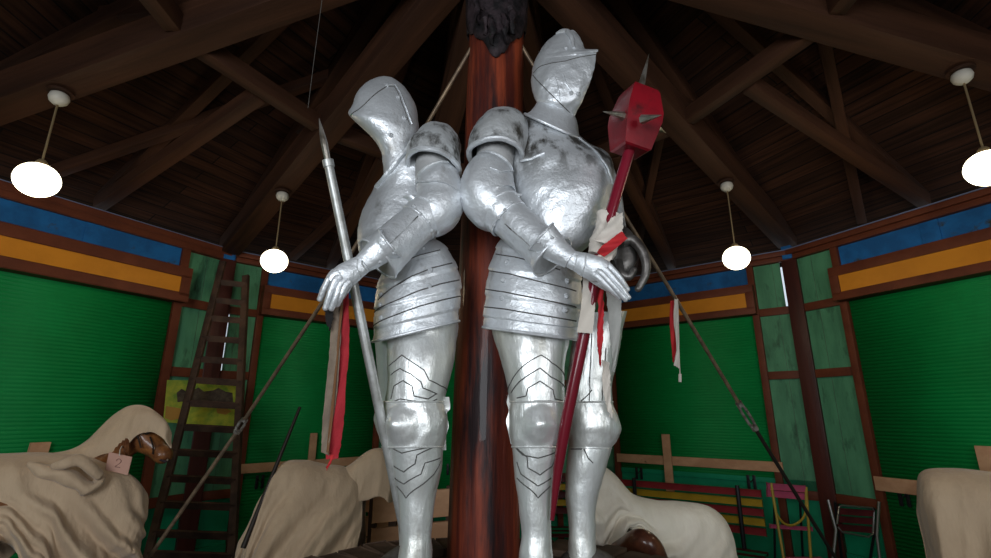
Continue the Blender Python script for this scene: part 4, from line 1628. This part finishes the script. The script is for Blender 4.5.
# ------------------------------------------------------------------ things along the walls
# ladder
lad = thing('ladder', 'tall dark wooden ladder tapering to the top, leaning in the left corner', 'ladder', (-2.6, 4.1, 0))
lt, lb = at(223, 262, 4.85), at(143, 575, 4.15)
rt, rbm = at(246, 276, 4.92), at(231, 575, 4.25)
lb = lb + (lb - lt) * (lb.z / (lt.z - lb.z))
rbm = rbm + (rbm - rt) * (rbm.z / (rt.z - rbm.z))
for a, b in ((lt, lb), (rt, rbm)):
    bm = B()
    bar(bm, a, b, .06, .035, V((0, 1, 0)), .004)
    part('rail', bm, M['ladder'], lad)


def onseg(a, b, py):
    lo, hi = 0, 1
    for _ in range(40):
        m_ = (lo + hi) / 2
        if proj(a.lerp(b, m_))[1] < py:
            lo = m_
        else:
            hi = m_
    return a.lerp(b, lo)


for y in (284, 302, 320, 340, 361, 382, 405, 429, 454, 480, 506, 535, 556):
    bm = B()
    bar(bm, onseg(lt, lb, y - 2), onseg(rt, rbm, y + 1), .045, .03, V((0, 1, .3)), .004)
    part('rung', bm, M['ladder'], lad)
for z in (.35,):
    bm = B()
    f = (lt.z - z) / (lt.z - lb.z)
    bar(bm, lt.lerp(lb, f), rt.lerp(rbm, (rt.z - z) / (rt.z - rbm.z)), .045, .03, V((0, 1, .3)), .004)
    part('rung', bm, M['ladder'], lad)

# painted picture board behind the ladder
pic = thing('painted_board', 'yellow-green painted board with dark animals, hung behind the ladder', 'picture', at(203, 427, 4.9))
pa, pb_, pc, pd = at(167, 380, 4.72), at(240, 381, 5.04), at(238, 428, 5.04), at(163, 422, 4.72)
nn = (pb_ - pa).cross(pd - pa).normalized()
if nn.y > 0:
    nn = -nn


def picp(u, v, o=0):
    return pa.lerp(pb_, u).lerp(pd.lerp(pc, u), v) + nn * o


def picquad(pts, o0, o1):
    bm = B()
    f = bm.faces.new([bm.verts.new(picp(u, v, o0)) for u, v in pts])
    r = bmesh.ops.extrude_face_region(bm, geom=[f])
    bmesh.ops.translate(bm, verts=[g for g in r['geom'] if isinstance(g, bmesh.types.BMVert)], vec=nn * (o1 - o0))
    return bm


part('board', picquad([(0, 0), (1, 0), (1, 1), (0, 1)], -.012, 0), M['sign_y'], pic, 20)
part('painted_herd', picquad([(.14, .30), (.20, .20), (.26, .26), (.34, .24), (.42, .16), (.50, .25), (.62, .22), (.70, .16), (.80, .24), (.90, .26), (.92, .5), (.88, .56), (.80, .50), (.70, .54),
                              (.60, .50), (.50, .56), (.40, .50), (.30, .56), (.22, .50), (.16, .52)], 0, .002), M['sign_d'], pic, 20)
part('painted_ground', picquad([(.02, .62), (.2, .66), (.3, .85), (.1, .95), (.02, .9)], 0, .002), M['sign_o'], pic, 20)
part('painted_ground', picquad([(.68, .62), (.8, .58), (.9, .66), (.82, .74), (.7, .72)], 0, .002), M['sign_o'], pic, 20)


def board(bay, x0, x1, z0, z1, label, d0=.035, group=None, dz=0, dx=0, m='pale_wood'):
    bm = B()
    bay.box(bm, x0, x1, z0, z1, d0, d0 + .025, .003)
    if dx or dz:
        for v in bm.verts:
            l = bay.m.inverted() @ v.co
            l.x += dx * (l.z - z0)
            l.z += dz * (l.x - x0)
            v.co = bay.m @ l
    return single('wooden_board', bm, M[m], label, 'board')


bl, bb, brr, bri = bays['back_left'][0], bays['back'][0], bays['back_right'][0], bays['right'][0]
ble = bays['left'][0]
board(bl, .40, 2.45, 1.03, 1.125, 'long pale board nailed across the shutter left of the knights')
board(bl, 1.12, 1.20, .98, 1.42, 'short pale upright board behind the red ribbon', .062)
board(brr, .42, brr.L - .36, 1.05, 1.15, 'long pale knotty board across the shutter right of the knights')
board(brr, 1.03, 1.125, .75, 1.40, 'pale upright board crossing the long knotty board', .062)
board(bri, .48, .92, .97, 1.09, 'short orange-tan board end beside the sheet at the right edge', m='pale_wood')
board(bri, 1.28, 1.38, 1.0, 1.40, 'upright board stub above the tan sheet at the right edge', .062)
board(ble, 1.28, 1.40, 1.0, 1.42, 'upright board stub on the left shutter behind the horse', .035, dx=-.06)

# crate of pale boards behind the left knight leg
cr_ = thing('crate', 'low crate of pale planks seen behind the left knight shin', 'crate', at(400, 560, 4.4))
ca, cb = at(371, 531, 4.3), at(447, 510, 4.9)
cz0 = .40
p0, p1 = V((at(372, 520, 4.4).x, 4.4, 0)), V((at(449, 520, 4.7).x, 4.7, 0))
dcr = (p1 - p0).normalized()
for z0, z1 in ((.42, .56), (.58, .74), (.78, 1.0)):
    bm = B()
    bar(bm, p0 + V((0, 0, (z0 + z1) / 2)), p1 + V((0, 0, (z0 + z1) / 2)), .03, z1 - z0, V((0, 0, 1)), .004)
    part('plank', bm, M['pale_wood'], cr_)
for p in (p0, p0.lerp(p1, .25), p1):
    bm = B()
    box(bm, p.x - .03, p.x + .03, p.y + .0, p.y + .06, 0, 1.02)
    part('batten', bm, M['plinth'], cr_)
bm = B()
bk = V((-dcr.y, dcr.x, 0)) * .5
for z0, z1 in ((.42, .56), (.58, .74), (.78, 1.0)):
    bar(bm, p0 + bk + V((0, 0, (z0 + z1) / 2)), p1 + bk + V((0, 0, (z0 + z1) / 2)), .03, z1 - z0, V((0, 0, 1)), .004)
part('rear_planks', bm, M['pale_wood'], cr_)

bm = B()
tube(bm, [at(300, 407, 3.45), at(243, 548, 3.28)], [.010, .016], 10)
v0, v1 = at(300, 407, 3.45), at(243, 548, 3.28)
single('pole', bm, M['rod_dark'], 'thin dark pole leaning on the sheeted horse left of the knights', 'pole')


# benches
def bench(name, label, a, b, tops, n_lower=3, legs=(.1, .9), depth=.45):
    """a, b ground ends of the backrest line"""
    t = thing(name, label, 'bench', (a + b) / 2)
    d = (b - a).normalized()
    nrm = V((d.y, -d.x, 0))
    if nrm.y > 0:
        nrm = -nrm
    z = .92
    for m in tops:
        bm = B()
        bar(bm, a + V((0, 0, z)) - nrm * (.02 * (z - .5)), b + V((0, 0, z)) - nrm * (.02 * (z - .5)), .02, .062, V((0, 0, 1)), .005)
        part('back_slat', bm, M[m], t)
        z -= .082
    for i in range(5):
        bm = B()
        o = nrm * (.08 + i * .085)
        bar(bm, a + o + V((0, 0, .43)), b + o + V((0, 0, .43)), .065, .02, V((0, 0, 1)), .004)
        part('seat_slat', bm, M['teal' if i % 2 else 'dred_slat'], t)
    for f in legs:
        p = a.lerp(b, f)
        bm = B()
        tube(bm, [p + V((0, 0, .98)) + nrm * .02, p + V((0, 0, .45)) + nrm * .03, p + nrm * -.06 + V((0, 0, 0))], .020, 8)
        tube(bm, [p + V((0, 0, .41)) + nrm * .03, p + nrm * .46 + V((0, 0, .41)), p + nrm * .48], .018, 8)
        part('iron_leg', bm, M['iron'], t)
    return t


def onfloor(px, Y):
    p = at(px, 540, Y)
    return V((p.x, Y, 0))


bench('bench', 'red and yellow slatted bench behind the pale sheeted horse', V((at(618, 490, 5.75).x, 5.75, 0)), V((at(762, 500, 4.95).x, 4.95, 0)), ['red_slat', 'yellow_slat', 'red_slat', 'yellow_slat', 'red_slat'], legs=(.14, .86))
bench('bench', 'darker slatted bench glimpsed between the right knight legs', V((at(535, 500, 6.0).x, 6.0, 0)), V((at(598, 500, 6.0).x, 6.0, 0)), ['dred_slat', 'yellow_slat', 'dred_slat', 'yellow_slat', 'dred_slat'])

# folding chairs
ych = thing('folding_chair', 'yellow-framed folding chair with pink slats by the right corner', 'chair', (0, 0, 0))
YC = 4.75
ych.location = V((at(787, 540, YC).x, YC, 0))
ORG[ych] = V(ych.location)
pL, pR = at(771, 484, YC), at(806, 488, YC)
for (x0, y0), (x1, y1) in (((771, 483), (784, 560)), ((806, 487), (811, 560))):
    bm = B()
    a, b = at(x0, y0, YC), at(x1, y1, YC - .12)
    b = a + (b - a) * (a.z / (a.z - b.z))
    tube(bm, [a, b], .0115, 8)
    part('leg', bm, M['yellow_tube'], ych)
for (x0, y0), (x1, y1) in (((774, 500), (775, 560)), ((800, 502), (803, 560))):
    bm = B()
    a, b = at(x0, y0, YC + .03), at(x1, y1, YC + .22)
    b = a + (b - a) * (a.z / (a.z - b.z))
    tube(bm, [a, b], .010, 8)
    part('leg', bm, M['iron'], ych)
bm = B()
tube(bm, [at(772, 490, YC - .02), at(776, 512, YC - .03), at(785, 524, YC - .04), at(796, 524, YC - .04), at(805, 514, YC - .03), at(806, 492, YC - .02)], .010, 8, 5)
part('curved_brace', bm, M['yellow_tube'], ych)
for (y0, y1) in ((486, 489), (493, 496.5)):
    bm = B()
    bar(bm, at(767, y0, YC), at(805, y1, YC), .016, .055, V((0, 0, 1)), .004)
    part('back_slat', bm, M['pink_slat'], ych)
for i, (y0, y1) in enumerate(((526, 529),)):
    bm = B()
    bar(bm, at(770, y0, YC), at(812, y1, YC), .016, .03, V((0, 0, 1)), .004)
    part('back_slat', bm, M['pink_slat'], ych)
for i in range(4):
    bm = B()
    y = YC - .10 - i * .085
    a, b = at(776, 540, YC), at(812, 540, YC)
    bar(bm, V((a.x, y, .45)), V((b.x, y, .45)), .07, .018, V((0, 0, 1)), .004)
    part('seat_slat', bm, M['pink_slat'], ych)

dch = thing('folding_chair', 'dark red slatted chair with worn metal tube frame by the right corner', 'chair', (0, 0, 0))
YD = 4.55
dch.location = V((at(857, 540, YD).x, YD, 0))
ORG[dch] = V(dch.location)
for pts in ([(828, 500), (836, 530), (833, 560)], [(879, 502), (877, 535), (880, 560)]):
    bm = B()
    P_ = [at(x, y, YD - i * .06) for i, (x, y) in enumerate(pts)]
    P_[-1] = P_[1] + (P_[2] - P_[1]) * (P_[1].z / (P_[1].z - P_[2].z))
    tube(bm, P_, .012, 8)
    part('leg', bm, M['chrome'], dch)
for pts in ([(835, 502), (838, 530), (842, 560)], [(874, 508), (874, 535), (870, 560)]):
    bm = B()
    P_ = [at(x, y, YD + .03 + i * .10) for i, (x, y) in enumerate(pts)]
    P_[-1] = P_[1] + (P_[2] - P_[1]) * (P_[1].z / (P_[1].z - P_[2].z))
    tube(bm, P_, .011, 8)
    part('leg', bm, M['iron'], dch)
bm = B()
tube(bm, [at(837, 524, YD - .03), at(839, 507, YD), at(842, 505.5, YD), at(872, 508, YD), at(874, 511, YD), at(873, 534, YD - .03), at(868, 537, YD - .04), at(842, 532, YD - .04), at(838, 527, YD - .03)], .008, 8)
part('back_frame', bm, M['chrome'], dch)
for y0, y1 in ((511, 513.5), (519, 521.5), (527, 530)):
    bm = B()
    bar(bm, at(838, y0, YD), at(874, y1, YD), .014, .050, V((0, 0, 1)), .004)
    part('back_slat', bm, M['dred_slat'], dch)
for i in range(4):
    bm = B()
    y = YD - .10 - i * .09
    a, b = at(838, 540, YD), at(876, 540, YD)
    bar(bm, V((a.x, y, .46)), V((b.x, y, .46)), .075, .018, V((0, 0, 1)), .004)
    part('seat_slat', bm, M['dred_slat'], dch)

# ------------------------------------------------------------------ groups of look-alikes
for o in bpy.data.objects:
    if o.parent is None and 'category' in o and 'group' not in o:
        k = o.name.split('.')[0]
        g = {'knight_statue': 'silver knight statues', 'wooden_board': 'pale boards on the shutters', 'bench': 'slatted benches', 'folding_chair': 'folding chairs',
             'carousel_horse': 'carousel horses', 'tie_rod': 'tie rods from the post'}.get(k)
        if g:
            o['group'] = g
